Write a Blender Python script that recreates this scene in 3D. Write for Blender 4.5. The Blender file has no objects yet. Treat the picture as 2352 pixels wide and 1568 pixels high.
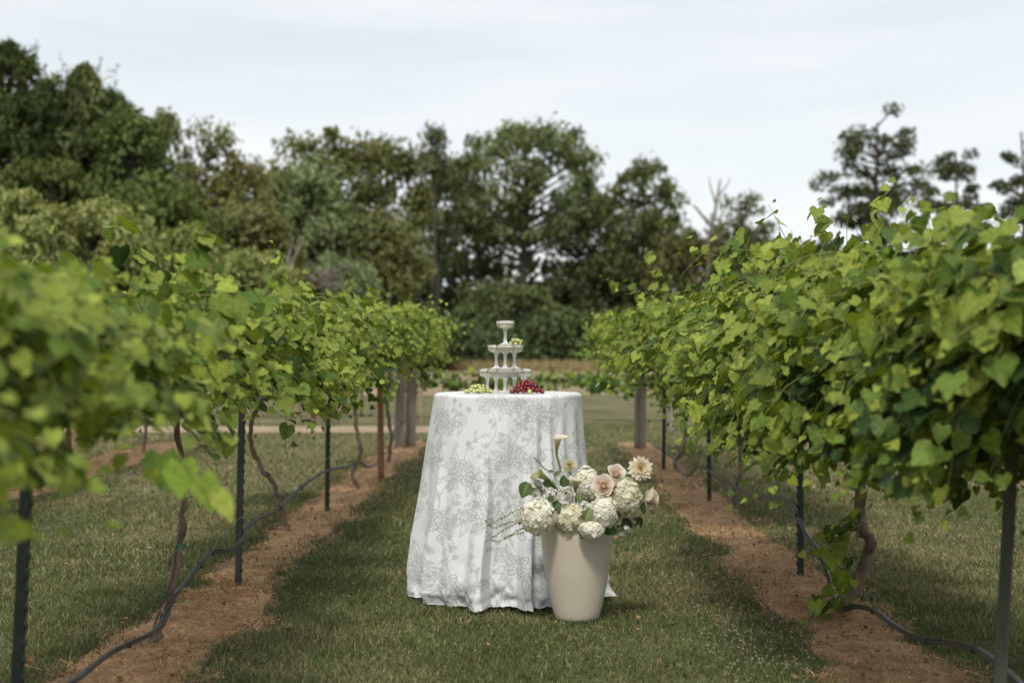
import bpy, math, random
import numpy as np
from mathutils import Vector, Matrix

rng = np.random.default_rng(7)
random.seed(7)
R = math.radians
scene = bpy.context.scene
C = scene.collection

# ------------------------------------------------------------------ camera
CAMZ = 1.30
FPX = 3267.0                     # focal length in pixels of a 2352 px wide view (50 mm lens)
cam_data = bpy.data.cameras.new("camera")
cam = bpy.data.objects.new("camera", cam_data)
C.objects.link(cam)
cam.location = (0, 0, CAMZ)
cam.rotation_euler = (R(90 + 0.23), 0, R(0.54))
cam_data.lens = 50
cam_data.sensor_width = 36
cam_data.clip_start = 0.05
cam_data.clip_end = 2000
cam_data.dof.use_dof = True
cam_data.dof.focus_distance = 7.0
cam_data.dof.aperture_fstop = 2.0
scene.camera = cam

# ------------------------------------------------------------------ world and sun
SUN_EL, SUN_AZ = 54.0, 8.0      # azimuth measured to the left of straight behind the camera
world = bpy.data.worlds.new("World")
scene.world = world
world.use_nodes = True
wn, wl = world.node_tree.nodes, world.node_tree.links
wn.clear()
wout = wn.new("ShaderNodeOutputWorld")
wbg = wn.new("ShaderNodeBackground")
sky = wn.new("ShaderNodeTexSky")
sky.sky_type = 'NISHITA'
sky.sun_disc = False
sky.sun_elevation = R(SUN_EL)
sky.sun_rotation = R(180 + SUN_AZ)
sky.dust_density = 1.0
tc = wn.new("ShaderNodeTexCoord")
mp = wn.new("ShaderNodeMapping"); mp.inputs['Scale'].default_value = (1.0, 1.0, 7.0); mp.inputs['Rotation'].default_value = (0, R(4), 0)
nz = wn.new("ShaderNodeTexNoise"); nz.inputs['Scale'].default_value = 1.6; nz.inputs['Detail'].default_value = 7; nz.inputs['Roughness'].default_value = .55
mr = wn.new("ShaderNodeMapRange"); mr.inputs['From Min'].default_value = .30; mr.inputs['From Max'].default_value = .70
mr.inputs['To Min'].default_value = .56; mr.inputs['To Max'].default_value = .92
mx = wn.new("ShaderNodeMix"); mx.data_type = 'RGBA'
mx.inputs['B'].default_value = (8.95, 9.15, 9.1, 1)        # thin white cloud sheet
wl.new(tc.outputs['Generated'], mp.inputs['Vector']); wl.new(mp.outputs[0], nz.inputs['Vector'])
wl.new(nz.outputs['Fac'], mr.inputs['Value']); wl.new(mr.outputs[0], mx.inputs['Factor'])
wl.new(sky.outputs[0], mx.inputs['A']); wl.new(mx.outputs['Result'], wbg.inputs['Color'])
wbg.inputs['Strength'].default_value = 0.115
wl.new(wbg.outputs[0], wout.inputs[0])

sd = bpy.data.lights.new("sun", 'SUN')
sd.energy = 2.8; sd.angle = R(9.0); sd.color = (1.0, .93, .80)
sun = bpy.data.objects.new("sun", sd); C.objects.link(sun)
S = Vector((-math.sin(R(SUN_AZ)) * math.cos(R(SUN_EL)), -math.cos(R(SUN_AZ)) * math.cos(R(SUN_EL)), math.sin(R(SUN_EL))))
sun.rotation_euler = (-S).to_track_quat('-Z', 'Y').to_euler()
sun.location = (-5, -5, 10)

scene.view_settings.view_transform = 'Standard'
scene.view_settings.look = 'None'
scene.view_settings.exposure = 0.0
scene.view_settings.gamma = 1.0

# ------------------------------------------------------------------ helpers
def at(u, v, d):
    """a point seen at view pixel (u, v) that stands d metres away"""
    return np.array([(u - 1207) / FPX * d, d, CAMZ - (v - 797) / FPX * d])

def nrm(a):
    a = np.asarray(a, float)
    return a / (np.linalg.norm(a, axis=-1, keepdims=True) + 1e-9)

class MB:
    """collects geometry for ONE mesh object"""
    def __init__(s):
        s.v, s.c, s.f, s.n = [], [], [], 0
    def add(s, V, F, col=(1, 1, 1)):
        V = np.asarray(V, float).reshape(-1, 3)
        col = np.asarray(col, float)
        if col.ndim == 1: col = np.tile(col, (len(V), 1))
        if isinstance(F, np.ndarray): F = [F]
        for a in F:
            a = np.asarray(a, np.int64)
            if a.size: s.f.append(a + s.n)
        s.v.append(V); s.c.append(col); s.n += len(V)
    def build(s, name, mat, parent=None, smooth=False, color=True, origin=None):
        V = np.concatenate(s.v); c = np.concatenate(s.c)
        if origin is not None: V = V - np.asarray(origin)
        me = bpy.data.meshes.new(name)
        me.vertices.add(len(V)); me.vertices.foreach_set('co', V.astype(np.float32).ravel())
        li = np.concatenate([a.ravel() for a in s.f])
        tot = np.concatenate([np.full(len(a), a.shape[1]) for a in s.f])
        st = np.concatenate([[0], np.cumsum(tot)[:-1]])
        me.loops.add(len(li)); me.loops.foreach_set('vertex_index', li.astype(np.int32))
        me.polygons.add(len(tot)); me.polygons.foreach_set('loop_start', st.astype(np.int32))
        me.update(calc_edges=True)
        if color:
            at_ = me.color_attributes.new('Col', 'FLOAT_COLOR', 'POINT')
            cc = np.ones((len(V), 4), np.float32); cc[:, :3] = c
            at_.data.foreach_set('color', cc.ravel())
        if smooth: me.polygons.foreach_set('use_smooth', np.ones(len(tot), bool))
        me.materials.append(mat)
        o = bpy.data.objects.new(name, me); C.objects.link(o)
        if parent is not None: o.parent = parent
        if origin is not None: o.location = tuple(origin)
        return o

def tag(o, label=None, cat=None, group=None, kind=None):
    if label: o['label'] = label
    if cat: o['category'] = cat
    if group: o['group'] = group
    if kind: o['kind'] = kind
    return o

def empty(name, loc, label, cat, group=None, rot=(0, 0, 0)):
    o = bpy.data.objects.new(name, None); C.objects.link(o)
    o.location = tuple(loc); o.rotation_euler = rot; o.empty_display_size = .1
    return tag(o, label, cat, group)

def tube(mb, P, rad, sides=6, col=(1, 1, 1), cap=True):
    P = np.asarray(P, float); n = len(P)
    rad = np.broadcast_to(np.asarray(rad, float), (n,))
    T = nrm(np.gradient(P, axis=0))
    a = np.array([0, 0, 1.0]) if abs(T[0][2]) < .8 else np.array([1.0, 0, 0])
    N = np.zeros((n, 3)); N[0] = nrm(np.cross(T[0], a))
    for i in range(1, n):
        N[i] = nrm(N[i - 1] - T[i] * np.dot(N[i - 1], T[i]))
    B = np.cross(T, N)
    ang = np.linspace(0, 2 * np.pi, sides, endpoint=False)
    V = P[:, None] + rad[:, None, None] * (np.cos(ang)[None, :, None] * N[:, None] + np.sin(ang)[None, :, None] * B[:, None])
    i = np.arange(n - 1)[:, None] * sides; j = np.arange(sides)[None]; k = (j + 1) % sides
    F = np.stack([i + j, i + k, i + sides + k, i + sides + j], -1).reshape(-1, 4)
    fs = [F]
    V = V.reshape(-1, 3)
    if cap:
        V = np.concatenate([V, P[:1], P[-1:]])
        c0, c1 = n * sides, n * sides + 1
        jj = np.arange(sides); kk = (jj + 1) % sides
        fs.append(np.stack([np.full(sides, c0), kk, jj], -1))
        fs.append(np.stack([np.full(sides, c1), (n - 1) * sides + jj, (n - 1) * sides + kk], -1))
    col = np.asarray(col, float)
    if col.ndim == 2:
        col = np.repeat(col, sides, axis=0)
        if cap: col = np.concatenate([col, col[:1], col[-1:]])
    mb.add(V, fs, col)

def spline(P, m=8):
    P = np.asarray(P, float)
    Q = np.concatenate([[2 * P[0] - P[1]], P, [2 * P[-1] - P[-2]]])
    out = []
    for i in range(1, len(Q) - 2):
        for t in np.linspace(0, 1, m, endpoint=False):
            a, b, c, d = Q[i - 1], Q[i], Q[i + 1], Q[i + 2]
            out.append(.5 * (2 * b + (c - a) * t + (2 * a - 5 * b + 4 * c - d) * t * t + (3 * b - a - 3 * c + d) * t ** 3))
    out.append(P[-1])
    return np.array(out)

def lathe(mb, prof, seg=48, col=(1, 1, 1), center=(0, 0, 0), close=False):
    prof = np.asarray(prof, float); n = len(prof)
    ang = np.linspace(0, 2 * np.pi, seg, endpoint=False)
    V = np.stack([prof[:, 0:1] * np.cos(ang), prof[:, 0:1] * np.sin(ang), np.repeat(prof[:, 1:2], seg, 1)], -1).reshape(-1, 3) + np.asarray(center)
    m = n if close else n - 1
    i = np.arange(m)[:, None]; i2 = (i + 1) % n; j = np.arange(seg)[None]; k = (j + 1) % seg
    F = np.stack([i * seg + j, i * seg + k, i2 * seg + k, i2 * seg + j], -1).reshape(-1, 4)
    mb.add(V, F, col)

def box(mb, c, s, col=(1, 1, 1), M=None):
    c = np.asarray(c, float); s = np.asarray(s, float) / 2
    V = np.array([[x, y, z] for x in (-1, 1) for y in (-1, 1) for z in (-1, 1)]) * s
    if M is not None: V = V @ np.asarray(M).T
    F = np.array([[0, 1, 3, 2], [4, 6, 7, 5], [0, 4, 5, 1], [2, 3, 7, 6], [0, 2, 6, 4], [1, 5, 7, 3]])
    mb.add(V + c, F, col)

def frames(n, t):
    """rotation matrices whose z is n and y close to t"""
    z = nrm(n); y = nrm(t - z * (t * z).sum(-1, keepdims=True)); x = np.cross(y, z)
    return np.stack([x, y, z], -1)

def scatter(mb, tv, tf, pos, rot, sc, col):
    """many copies of a small template inside one mesh (leaves of one crown, petals of one bloom)"""
    tv = np.asarray(tv, float); m = len(tv); n = len(pos)
    if n == 0: return
    sc = np.asarray(sc, float)
    if sc.ndim == 1: sc = sc[:, None]
    V = np.einsum('nij,nmj->nmi', rot, tv[None] * sc[:, None, :]) + pos[:, None]
    off = (np.arange(n) * m)[:, None, None]
    F = [(np.asarray(f)[None] + off).reshape(-1, np.asarray(f).shape[1]) for f in tf]
    col = np.asarray(col, float)
    if col.ndim == 2: col = np.repeat(col, m, axis=0)
    else: col = col.reshape(-1, 3)
    mb.add(V.reshape(-1, 3), F, col)

def vnoise(x, y, seed=0):
    xi = np.floor(x).astype(np.int64); yi = np.floor(y).astype(np.int64)
    fx = x - xi; fy = y - yi; fx = fx * fx * (3 - 2 * fx); fy = fy * fy * (3 - 2 * fy)
    def h(a, b):
        n = (a * 374761393 + b * 668265263 + seed * 1442695041) & 0xffffffff
        n = ((n ^ (n >> 13)) * 1274126177) & 0xffffffff
        return ((n ^ (n >> 16)) & 0xffff) / 65535.0
    return (h(xi, yi) * (1 - fx) + h(xi + 1, yi) * fx) * (1 - fy) + (h(xi, yi + 1) * (1 - fx) + h(xi + 1, yi + 1) * fx) * fy

def fnoise(x, y, seed=0, o=3):
    s = 0; a = 1; t = 0
    for k in range(o):
        s = s + a * vnoise(x * 2 ** k, y * 2 ** k, seed + k); t += a; a *= .5
    return s / t

# ------------------------------------------------------------------ materials
def newmat(name):
    m = bpy.data.materials.new(name); m.use_nodes = True
    n, l = m.node_tree.nodes, m.node_tree.links; n.clear()
    out = n.new('ShaderNodeOutputMaterial')
    return m, n, l, out

def principled(n, color=None, rough=.6, **kw):
    p = n.new('ShaderNodeBsdfPrincipled')
    if color is not None: p.inputs['Base Color'].default_value = (*color, 1)
    p.inputs['Roughness'].default_value = rough
    for k, v in kw.items(): p.inputs[k.replace('_', ' ')].default_value = v
    return p

def mat_noise(name, c1, c2, scale=5, rough=.7, bump=.0, bscale=None, detail=6, stretch=(1, 1, 1), **kw):
    m, n, l, out = newmat(name)
    p = principled(n, rough=rough, **kw)
    t = n.new('ShaderNodeTexCoord'); mp = n.new('ShaderNodeMapping'); mp.inputs['Scale'].default_value = stretch
    z = n.new('ShaderNodeTexNoise'); z.inputs['Scale'].default_value = scale; z.inputs['Detail'].default_value = detail
    r = n.new('ShaderNodeValToRGB'); r.color_ramp.elements[0].color = (*c1, 1); r.color_ramp.elements[1].color = (*c2, 1)
    r.color_ramp.elements[0].position = .35; r.color_ramp.elements[1].position = .65
    l.new(t.outputs['Object'], mp.inputs[0]); l.new(mp.outputs[0], z.inputs['Vector']); l.new(z.outputs['Fac'], r.inputs[0]); l.new(r.outputs[0], p.inputs['Base Color'])
    if bump:
        z2 = n.new('ShaderNodeTexNoise'); z2.inputs['Scale'].default_value = bscale or scale * 4; z2.inputs['Detail'].default_value = 5
        b = n.new('ShaderNodeBump'); b.inputs['Strength'].default_value = bump; b.inputs['Distance'].default_value = .01
        l.new(mp.outputs[0], z2.inputs['Vector']); l.new(z2.outputs['Fac'], b.inputs['Height']); l.new(b.outputs[0], p.inputs['Normal'])
    l.new(p.outputs[0], out.inputs[0])
    return m

def mat_leafy(name, rough=.5, trans=.3, spec=.35, nscale=60, namt=.25, tint=(1.15, 1.1, .5)):
    """reads the colour each leaf or petal was given, adds fine mottling and lets light through"""
    m, n, l, out = newmat(name)
    a = n.new('ShaderNodeVertexColor'); a.layer_name = 'Col'
    z = n.new('ShaderNodeTexNoise'); z.inputs['Scale'].default_value = nscale; z.inputs['Detail'].default_value = 3
    t = n.new('ShaderNodeTexCoord'); l.new(t.outputs['Object'], z.inputs['Vector'])
    r = n.new('ShaderNodeMapRange'); r.inputs['To Min'].default_value = 1 - namt; r.inputs['To Max'].default_value = 1 + namt
    r.inputs['From Min'].default_value = .3; r.inputs['From Max'].default_value = .7
    l.new(z.outputs['Fac'], r.inputs['Value'])
    v = n.new('ShaderNodeVectorMath'); v.operation = 'SCALE'
    l.new(a.outputs[0], v.inputs[0]); l.new(r.outputs[0], v.inputs['Scale'])
    p = principled(n, rough=rough); p.inputs['Specular IOR Level'].default_value = spec
    l.new(v.outputs[0], p.inputs['Base Color'])
    if trans > 0:
        tr = n.new('ShaderNodeBsdfTranslucent')
        tv = n.new('ShaderNodeVectorMath'); tv.operation = 'MULTIPLY'; tv.inputs[1].default_value = tint
        l.new(v.outputs[0], tv.inputs[0]); l.new(tv.outputs[0], tr.inputs[0])
        ms = n.new('ShaderNodeMixShader'); ms.inputs[0].default_value = trans
        l.new(p.outputs[0], ms.inputs[1]); l.new(tr.outputs[0], ms.inputs[2]); l.new(ms.outputs[0], out.inputs[0])
    else: l.new(p.outputs[0], out.inputs[0])
    return m

M_vine = mat_leafy('vine_leaf', .5, .28, .18, 70, .22, (1.15, 1.15, .4))
M_tree = mat_leafy('tree_leaf', .7, .3, .1, .8, .15, (1.1, 1.1, .6))
M_grass = mat_leafy('grass_blade', .6, .22, .25, 3, .15)
M_petal = mat_leafy('petal', .6, .42, .25, 40, .04, (1.05, 1.0, .9))
M_green = mat_leafy('stem_and_leaf', .45, .2, .4, 40, .15)
M_straw = mat_leafy('straw', .8, .1, .15, 3, .15)
M_bark = mat_noise('bark', (.10, .07, .05), (.22, .165, .12), 30, .9, .6, 60, stretch=(1, 1, .25))
M_treebark = mat_noise('tree_bark', (.04, .035, .028), (.09, .075, .06), 6, .9, .5, 12, stretch=(1, 1, .3))
M_deadwood = mat_noise('dead_wood', (.13, .11, .095), (.22, .195, .17), 8, .9, .3)
M_steel = mat_noise('painted_steel', (.012, .022, .018), (.03, .045, .036), 20, .45, .1)
M_steelgrey = mat_noise('weathered_steel', (.035, .042, .036), (.075, .08, .068), 25, .5, .15, stretch=(1, 1, .15))
M_rust = mat_noise('rusted_steel', (.16, .07, .035), (.26, .13, .07), 30, .85, .3)
M_wood = mat_noise('weathered_wood', (.17, .14, .11), (.33, .28, .23), 14, .9, .5, 40, stretch=(1, 1, .12))
M_hose = mat_noise('black_hose', (.025, .027, .03), (.06, .062, .068), 15, .38, .1)
M_wire = mat_noise('wire', (.25, .22, .18), (.35, .32, .27), 30, .5)
M_tie = mat_noise('green_tie', (.01, .09, .06), (.02, .14, .10), 20, .5)
M_ties = mat_noise('dark_tie', (.02, .02, .02), (.05, .05, .05), 20, .5)

def mat_ground():
    m, n, l, out = newmat('lawn_ground')
    p = principled(n, rough=.95); p.inputs['Specular IOR Level'].default_value = .1
    t = n.new('ShaderNodeTexCoord')
    z1 = n.new('ShaderNodeTexNoise'); z1.inputs['Scale'].default_value = .9; z1.inputs['Detail'].default_value = 8; z1.inputs['Roughness'].default_value = .65
    z2 = n.new('ShaderNodeTexNoise'); z2.inputs['Scale'].default_value = 45; z2.inputs['Detail'].default_value = 5
    l.new(t.outputs['Object'], z1.inputs['Vector']); l.new(t.outputs['Object'], z2.inputs['Vector'])
    r = n.new('ShaderNodeValToRGB')
    e = r.color_ramp.elements; e[0].position = .32; e[0].color = (.10, .105, .05, 1); e[1].position = .68; e[1].color = (.21, .195, .11, 1)
    l.new(z1.outputs['Fac'], r.inputs[0])
    r2 = n.new('ShaderNodeMapRange'); r2.inputs['From Min'].default_value = .3; r2.inputs['From Max'].default_value = .7; r2.inputs['To Min'].default_value = .6; r2.inputs['To Max'].default_value = 1.3
    l.new(z2.outputs['Fac'], r2.inputs['Value'])
    v = n.new('ShaderNodeVectorMath'); v.operation = 'SCALE'; l.new(r.outputs[0], v.inputs[0]); l.new(r2.outputs[0], v.inputs['Scale'])
    l.new(v.outputs[0], p.inputs['Base Color'])
    b = n.new('ShaderNodeBump'); b.inputs['Strength'].default_value = .6; b.inputs['Distance'].default_value = .03
    l.new(z2.outputs['Fac'], b.inputs['Height']); l.new(b.outputs[0], p.inputs['Normal'])
    l.new(p.outputs[0], out.inputs[0])
    return m
M_ground = mat_ground()
M_dirt = mat_noise('dirt', (.33, .185, .095), (.55, .355, .19), 7, .95, .8, 60, detail=10)
M_field = mat_noise('dry_field', (.20, .165, .085), (.31, .245, .135), .35, .95, .5, 8, detail=10, stretch=(1, .25, 1))

# ------------------------------------------------------------------ ground
def sheet(name, xs, ys, zf, mat):
    X, Y = np.meshgrid(xs, ys, indexing='ij')
    Z = zf(X, Y)
    V = np.stack([X, Y, Z], -1).reshape(-1, 3); a, b = X.shape
    i = np.arange(a - 1)[:, None] * b; j = np.arange(b - 1)[None]
    F = np.stack([i + j, i + b + j, i + b + j + 1, i + j + 1], -1).reshape(-1, 4)
    mb = MB(); mb.add(V, F)
    return tag(mb.build(name, mat, smooth=True, color=False), kind='structure')

def gz(x, y):
    x = np.asarray(x, float); y = np.asarray(y, float)
    near = np.clip((22 - np.hypot(x, y - 6)) / 6, 0, 1)
    return .035 * (fnoise(x * .9, y * .9, 3, 2) - .5) * near
xs = np.concatenate([[-900, -300, -120, -60, -25], np.arange(-16, 16.01, .16), [25, 60, 120, 300, 900]])
ys = np.concatenate([[-60, -10, -3], np.arange(0, 24.01, .16), [28, 40, 70, 120, 250, 700, 1500]])
sheet('ground', xs, ys, gz, M_ground)

def strip(name, x0, y0, y1, w, seed, zoff=.008):
    ysn = np.arange(y0, y1, .12)
    wl_ = w * (.55 + .9 * fnoise(ysn * 1.1, ysn * 0, seed, 4)); wr_ = w * (.55 + .9 * fnoise(ysn * 1.1, ysn * 0 + 9, seed + 5, 4))
    k = np.linspace(-1, 1, 13)
    X = x0 + np.where(k[:, None] < 0, k[:, None] * wl_, k[:, None] * wr_); Y = np.repeat(ysn[None], 13, 0)
    edge = 1 - np.abs(k[:, None]) ** 3
    Z = gz(X, Y) + zoff * edge - .004 * (1 - edge) + .03 * edge * (fnoise(X * 5, Y * 5, seed, 2) - .35) * .6 + .002
    V = np.stack([X, Y, Z], -1).reshape(-1, 3); a, b = X.shape
    i = np.arange(a - 1)[:, None] * b; j = np.arange(b - 1)[None]
    F = np.stack([i + j, i + b + j, i + b + j + 1, i + j + 1], -1).reshape(-1, 4)
    mb = MB(); mb.add(V, F)
    tag(mb.build(name, M_dirt, smooth=True, color=False), kind='structure')
    return ysn, x0 - wl_, x0 + wr_
STR = [strip('dirt_strip', -1.60, .5, 19.5, .26, 1), strip('dirt_strip', 1.47, .5, 19.5, .28, 2), strip('dirt_strip', -4.70, 4, 19.5, .38, 3)]
sheet('dirt_path', np.arange(-22, 0.4, .8), np.linspace(21.4, 23.2, 6), lambda x, y: 0 * x + .012, mat_noise('pale_dirt', (.26, .19, .12), (.36, .27, .18), 2, .95, .4))
sheet('field', np.arange(-60, 90, 3.0), np.concatenate([np.arange(38, 60, 3), np.arange(60, 125, 8)]), lambda x, y: .012 + .0 * x, M_field)

def in_dirt(x, y, pad=0):
    r = np.zeros(len(x), bool)
    for ysn, a, b in STR:
        jag = .46 * (fnoise(x * 4, y * 4, 77, 4) - .42)
        r |= (x > np.interp(y, ysn, a) + pad + jag) & (x < np.interp(y, ysn, b) - pad + jag) & (y < 19.4)
    r |= (y > 21.4) & (y < 23.2) & (x < .2)
    return r

# ------------------------------------------------------------------ grass (stuff)
def fr(d, n):  # random points over the ground that may be seen, between depths
    y = np.sqrt(rng.uniform(d[0] ** 2, d[1] ** 2, n)); h = .385 * y + .9
    return rng.uniform(-1, 1, n) * h, y

BL = np.array([[-.5, 0, 0], [.5, 0, 0], [-.36, .10, .55], [.36, .10, .55], [0, .38, 1.0]])
BF = [np.array([[0, 1, 3, 2]]), np.array([[2, 3, 4]])]
def blades(mb, x, y, h, w, lean, col):
    n = len(x); a = rng.uniform(0, 2 * np.pi, n)
    up = np.stack([rng.normal(0, lean, n), rng.normal(0, lean, n), np.ones(n)], -1)
    fwd = np.stack([np.cos(a), np.sin(a), 0 * a], -1)
    z = nrm(up); yv = nrm(fwd - z * (fwd * z).sum(-1, keepdims=True)); xv = np.cross(yv, z)
    rot = np.stack([xv, yv, z], -1)
    sc = np.stack([w, h, h], -1)
    scatter(mb, BL, BF, np.stack([x, y, gz(x, y)], -1), rot, sc, col)

def ss0(x, a, b): t = np.clip((x - a) / (b - a), 0, 1); return t * t * (3 - 2 * t)

def grass_cols(x, y):
    n = len(x)
    dry = np.clip((fnoise(x * .8, y * .5, 11, 3) - .38) * 2.6 + (fnoise(x * 5, y * 5, 12, 2) - .5) * 1.1, 0, 1)
    dry = np.clip(dry + .30 * ((np.abs(x) > 1.9) & (y > 5.5)) + .35 * ss0(y, 11, 16), 0, 1.15)
    t = (rng.random(n) < .09 + .42 * dry)
    g = np.array([.112, .152, .050]) * rng.uniform(.65, 1.35, (n, 1)) * np.stack([rng.uniform(.85, 1.25, n), np.ones(n), rng.uniform(.8, 1.5, n)], -1)
    s = np.array([.37, .32, .185]) * rng.uniform(.6, 1.25, (n, 1))
    return np.where(t[:, None], s, g)

mb = MB()
for (d0, d1, n, w, h) in ((4.6, 8.0, 230000, .0038, .034), (8.0, 12.5, 170000, .006, .036), (12.5, 24, 130000, .011, .04)):
    x, y = fr((d0, d1), n)
    k = ~in_dirt(x, y)
    clump = fnoise(x * 4, y * 4, 21, 3)
    k &= rng.random(n) < .55 + clump
    x, y, clump = x[k], y[k], clump[k]
    hh = h * (.45 + 1.1 * clump) * rng.uniform(.5, 1.3, len(x))
    blades(mb, x, y, hh, w * rng.uniform(.7, 1.3, len(x)), .55, grass_cols(x, y))
# sparse tufts inside the strips
x, y = fr((4.6, 16), 60000); k = in_dirt(x, y) & (fnoise(x * 2.5, y * 2.5, 31, 3) > .58); x, y = x[k], y[k]
blades(mb, x, y, rng.uniform(.02, .06, len(x)), rng.uniform(.003, .006, len(x)), .5, np.array([.08, .13, .035]) * rng.uniform(.6, 1.3, (len(x), 1)))
# long ragged tufts along strip edges
for (ysn, a, b) in STR[:2]:
    for edge in (a, b):
        m = 2600; yy = rng.uniform(4.6, 16, m); xx = np.interp(yy, ysn, edge) + rng.normal(0, .05, m)
        k = fnoise(xx * 3, yy * 3, 41, 2) > .45; xx, yy = xx[k], yy[k]
        blades(mb, xx, yy, rng.uniform(.03, .085, len(xx)), rng.uniform(.003, .006, len(xx)), .45, grass_cols(xx, yy))
tag(mb.build('grass', M_grass), label='short mown lawn grass, green mottled with dry tan blades', kind='stuff')

# straw lying in the strips
mb = MB()
for (d0, d1, n, w, L) in ((4.6, 9, 190000, .0030, .055), (9, 20, 120000, .006, .08)):
    x, y = fr((d0, d1), n); k = in_dirt(x, y, .02) & (rng.random(n) < .45 + .7 * fnoise(x * 3, y * 3, 51, 2)); x, y = x[k], y[k]; n = len(x)
    a = rng.uniform(0, 2 * np.pi, n)
    yv = np.stack([np.cos(a), np.sin(a), rng.uniform(-.05, .45, n)], -1)
    rot = frames(np.tile([0, 0, 1.0], (n, 1)) + rng.normal(0, .2, (n, 3)), yv)
    T = np.array([[-.5, 0, 0], [.5, 0, 0], [.35, .6, .06], [-.35, .6, .06], [0, 1, 0.0]]); 
    z = gz(x, y) + rng.uniform(.012, .032, n)
    base = np.where(rng.random((n, 1)) < .6, [[.62, .42, .23]], [[.38, .22, .11]]) * rng.uniform(.6, 1.3, (n, 1))
    scatter(mb, T, [np.array([[0, 1, 2, 3]]), np.array([[3, 2, 4]])], np.stack([x, y, z], -1), rot, np.stack([w * rng.uniform(.7, 1.5, n), L * rng.uniform(.4, 1.2, n), L * np.ones(n)], -1), base)
tag(mb.build('straw', M_straw), label='reddish brown straw and pine needles on bare soil under the vines', kind='stuff')

# dry fallen leaves
mb = MB(); x, y = fr((4.8, 14), 5200); k = in_dirt(x, y, -.12) | (rng.random(len(x)) < .10); x, y = x[k], y[k]; n = len(x)
dlv = np.array([[0, 0, 0], [.4, .3, .12], [.32, .75, .2], [0, 1, .05], [-.35, .7, .16], [-.4, .25, .1]])
scatter(mb, dlv, [np.array([[0, 1, 2, 3, 4, 5]])], np.stack([x, y, gz(x, y) + .03], -1), frames(rng.normal(0, .35, (n, 3)) + [0, 0, 1], rng.normal(0, 1, (n, 3))), rng.uniform(.012, .034, n), np.array([.30, .17, .085]) * rng.uniform(.45, 1.5, (n, 1)))
tag(mb.build('fallen_leaves', M_straw), label='small dry brown leaves scattered on soil and lawn', kind='stuff')

# clover: leaves and white blossom
mb = MB()
x, y = fr((4.8, 13), 26000)
k = (fnoise(x * 1.4, y * 1.4, 61, 2) > .52) & ~in_dirt(x, y, -.05); x, y = x[k], y[k]
n = len(x); a = rng.uniform(0, 6.28, n)
ln = np.array([[0, 0, 0], [.35, .25, .05], [.3, .7, .08], [0, .8, .0], [-.3, .7, .08], [-.35, .25, .05]])
for q in range(3):
    aa = a + q * 2.094
    rot = frames(np.stack([rng.normal(0, .25, n), rng.normal(0, .25, n), np.ones(n)], -1), np.stack([np.cos(aa), np.sin(aa), 0 * aa], -1))
    scatter(mb, ln, [np.array([[0, 1, 2, 3, 4, 5]])], np.stack([x, y, gz(x, y) + .022 + .012 * vnoise(x * 40, y * 40)], -1), rot, np.full(n, .011), np.array([.065, .125, .032]) * rng.uniform(.7, 1.25, (n, 1)))
tag(mb.build('clover', M_grass), label='patches of dark green clover leaves in the lawn', kind='stuff')
mb = MB()
x, y = fr((4.8, 12), 3200); x2 = rng.normal(2.0, .45, 700) * .0 + rng.uniform(.75, 1.35, 700); y2 = rng.uniform(5.3, 7.9, 700)
p = fnoise(x * 1.4, y * 1.4, 61, 2) > .60; x = np.concatenate([x[p], x2[rng.random(700) < .75]]); 
y = np.concatenate([y[p], y2[:len(x) - p.sum()]])
k = ~in_dirt(x, y, -.03); x, y = x[k], y[k]; n = len(x)
th = np.linspace(0, 2 * np.pi, 6, endpoint=False)
bt = [[0, 0, 1.0]] + [[.75 * math.cos(t), .75 * math.sin(t), .55] for t in th] + [[.8 * math.cos(t + .5), .8 * math.sin(t + .5), -.2] for t in th] + [[0, 0, -.7]]
bf = [[0, 1 + i, 1 + (i + 1) % 6] for i in range(6)] + [[1 + i, 7 + i, 1 + (i + 1) % 6] for i in range(6)] + [[1 + (i + 1) % 6, 7 + i, 7 + (i + 1) % 6] for i in range(6)] + [[13, 7 + (i + 1) % 6, 7 + i] for i in range(6)]
rot = frames(rng.normal(0, .3, (n, 3)) + [0, 0, 1], rng.normal(0, 1, (n, 3)))
scatter(mb, bt, [np.array(bf)], np.stack([x, y, gz(x, y) + rng.uniform(.035, .055, n)], -1), rot, rng.uniform(.004, .0075, n), np.array([.42, .37, .28]) * rng.uniform(.55, 1.2, (n, 1)))
tag(mb.build('clover_blossom', M_petal), label='small off-white clover blossoms scattered in the lawn', kind='stuff')

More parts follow.
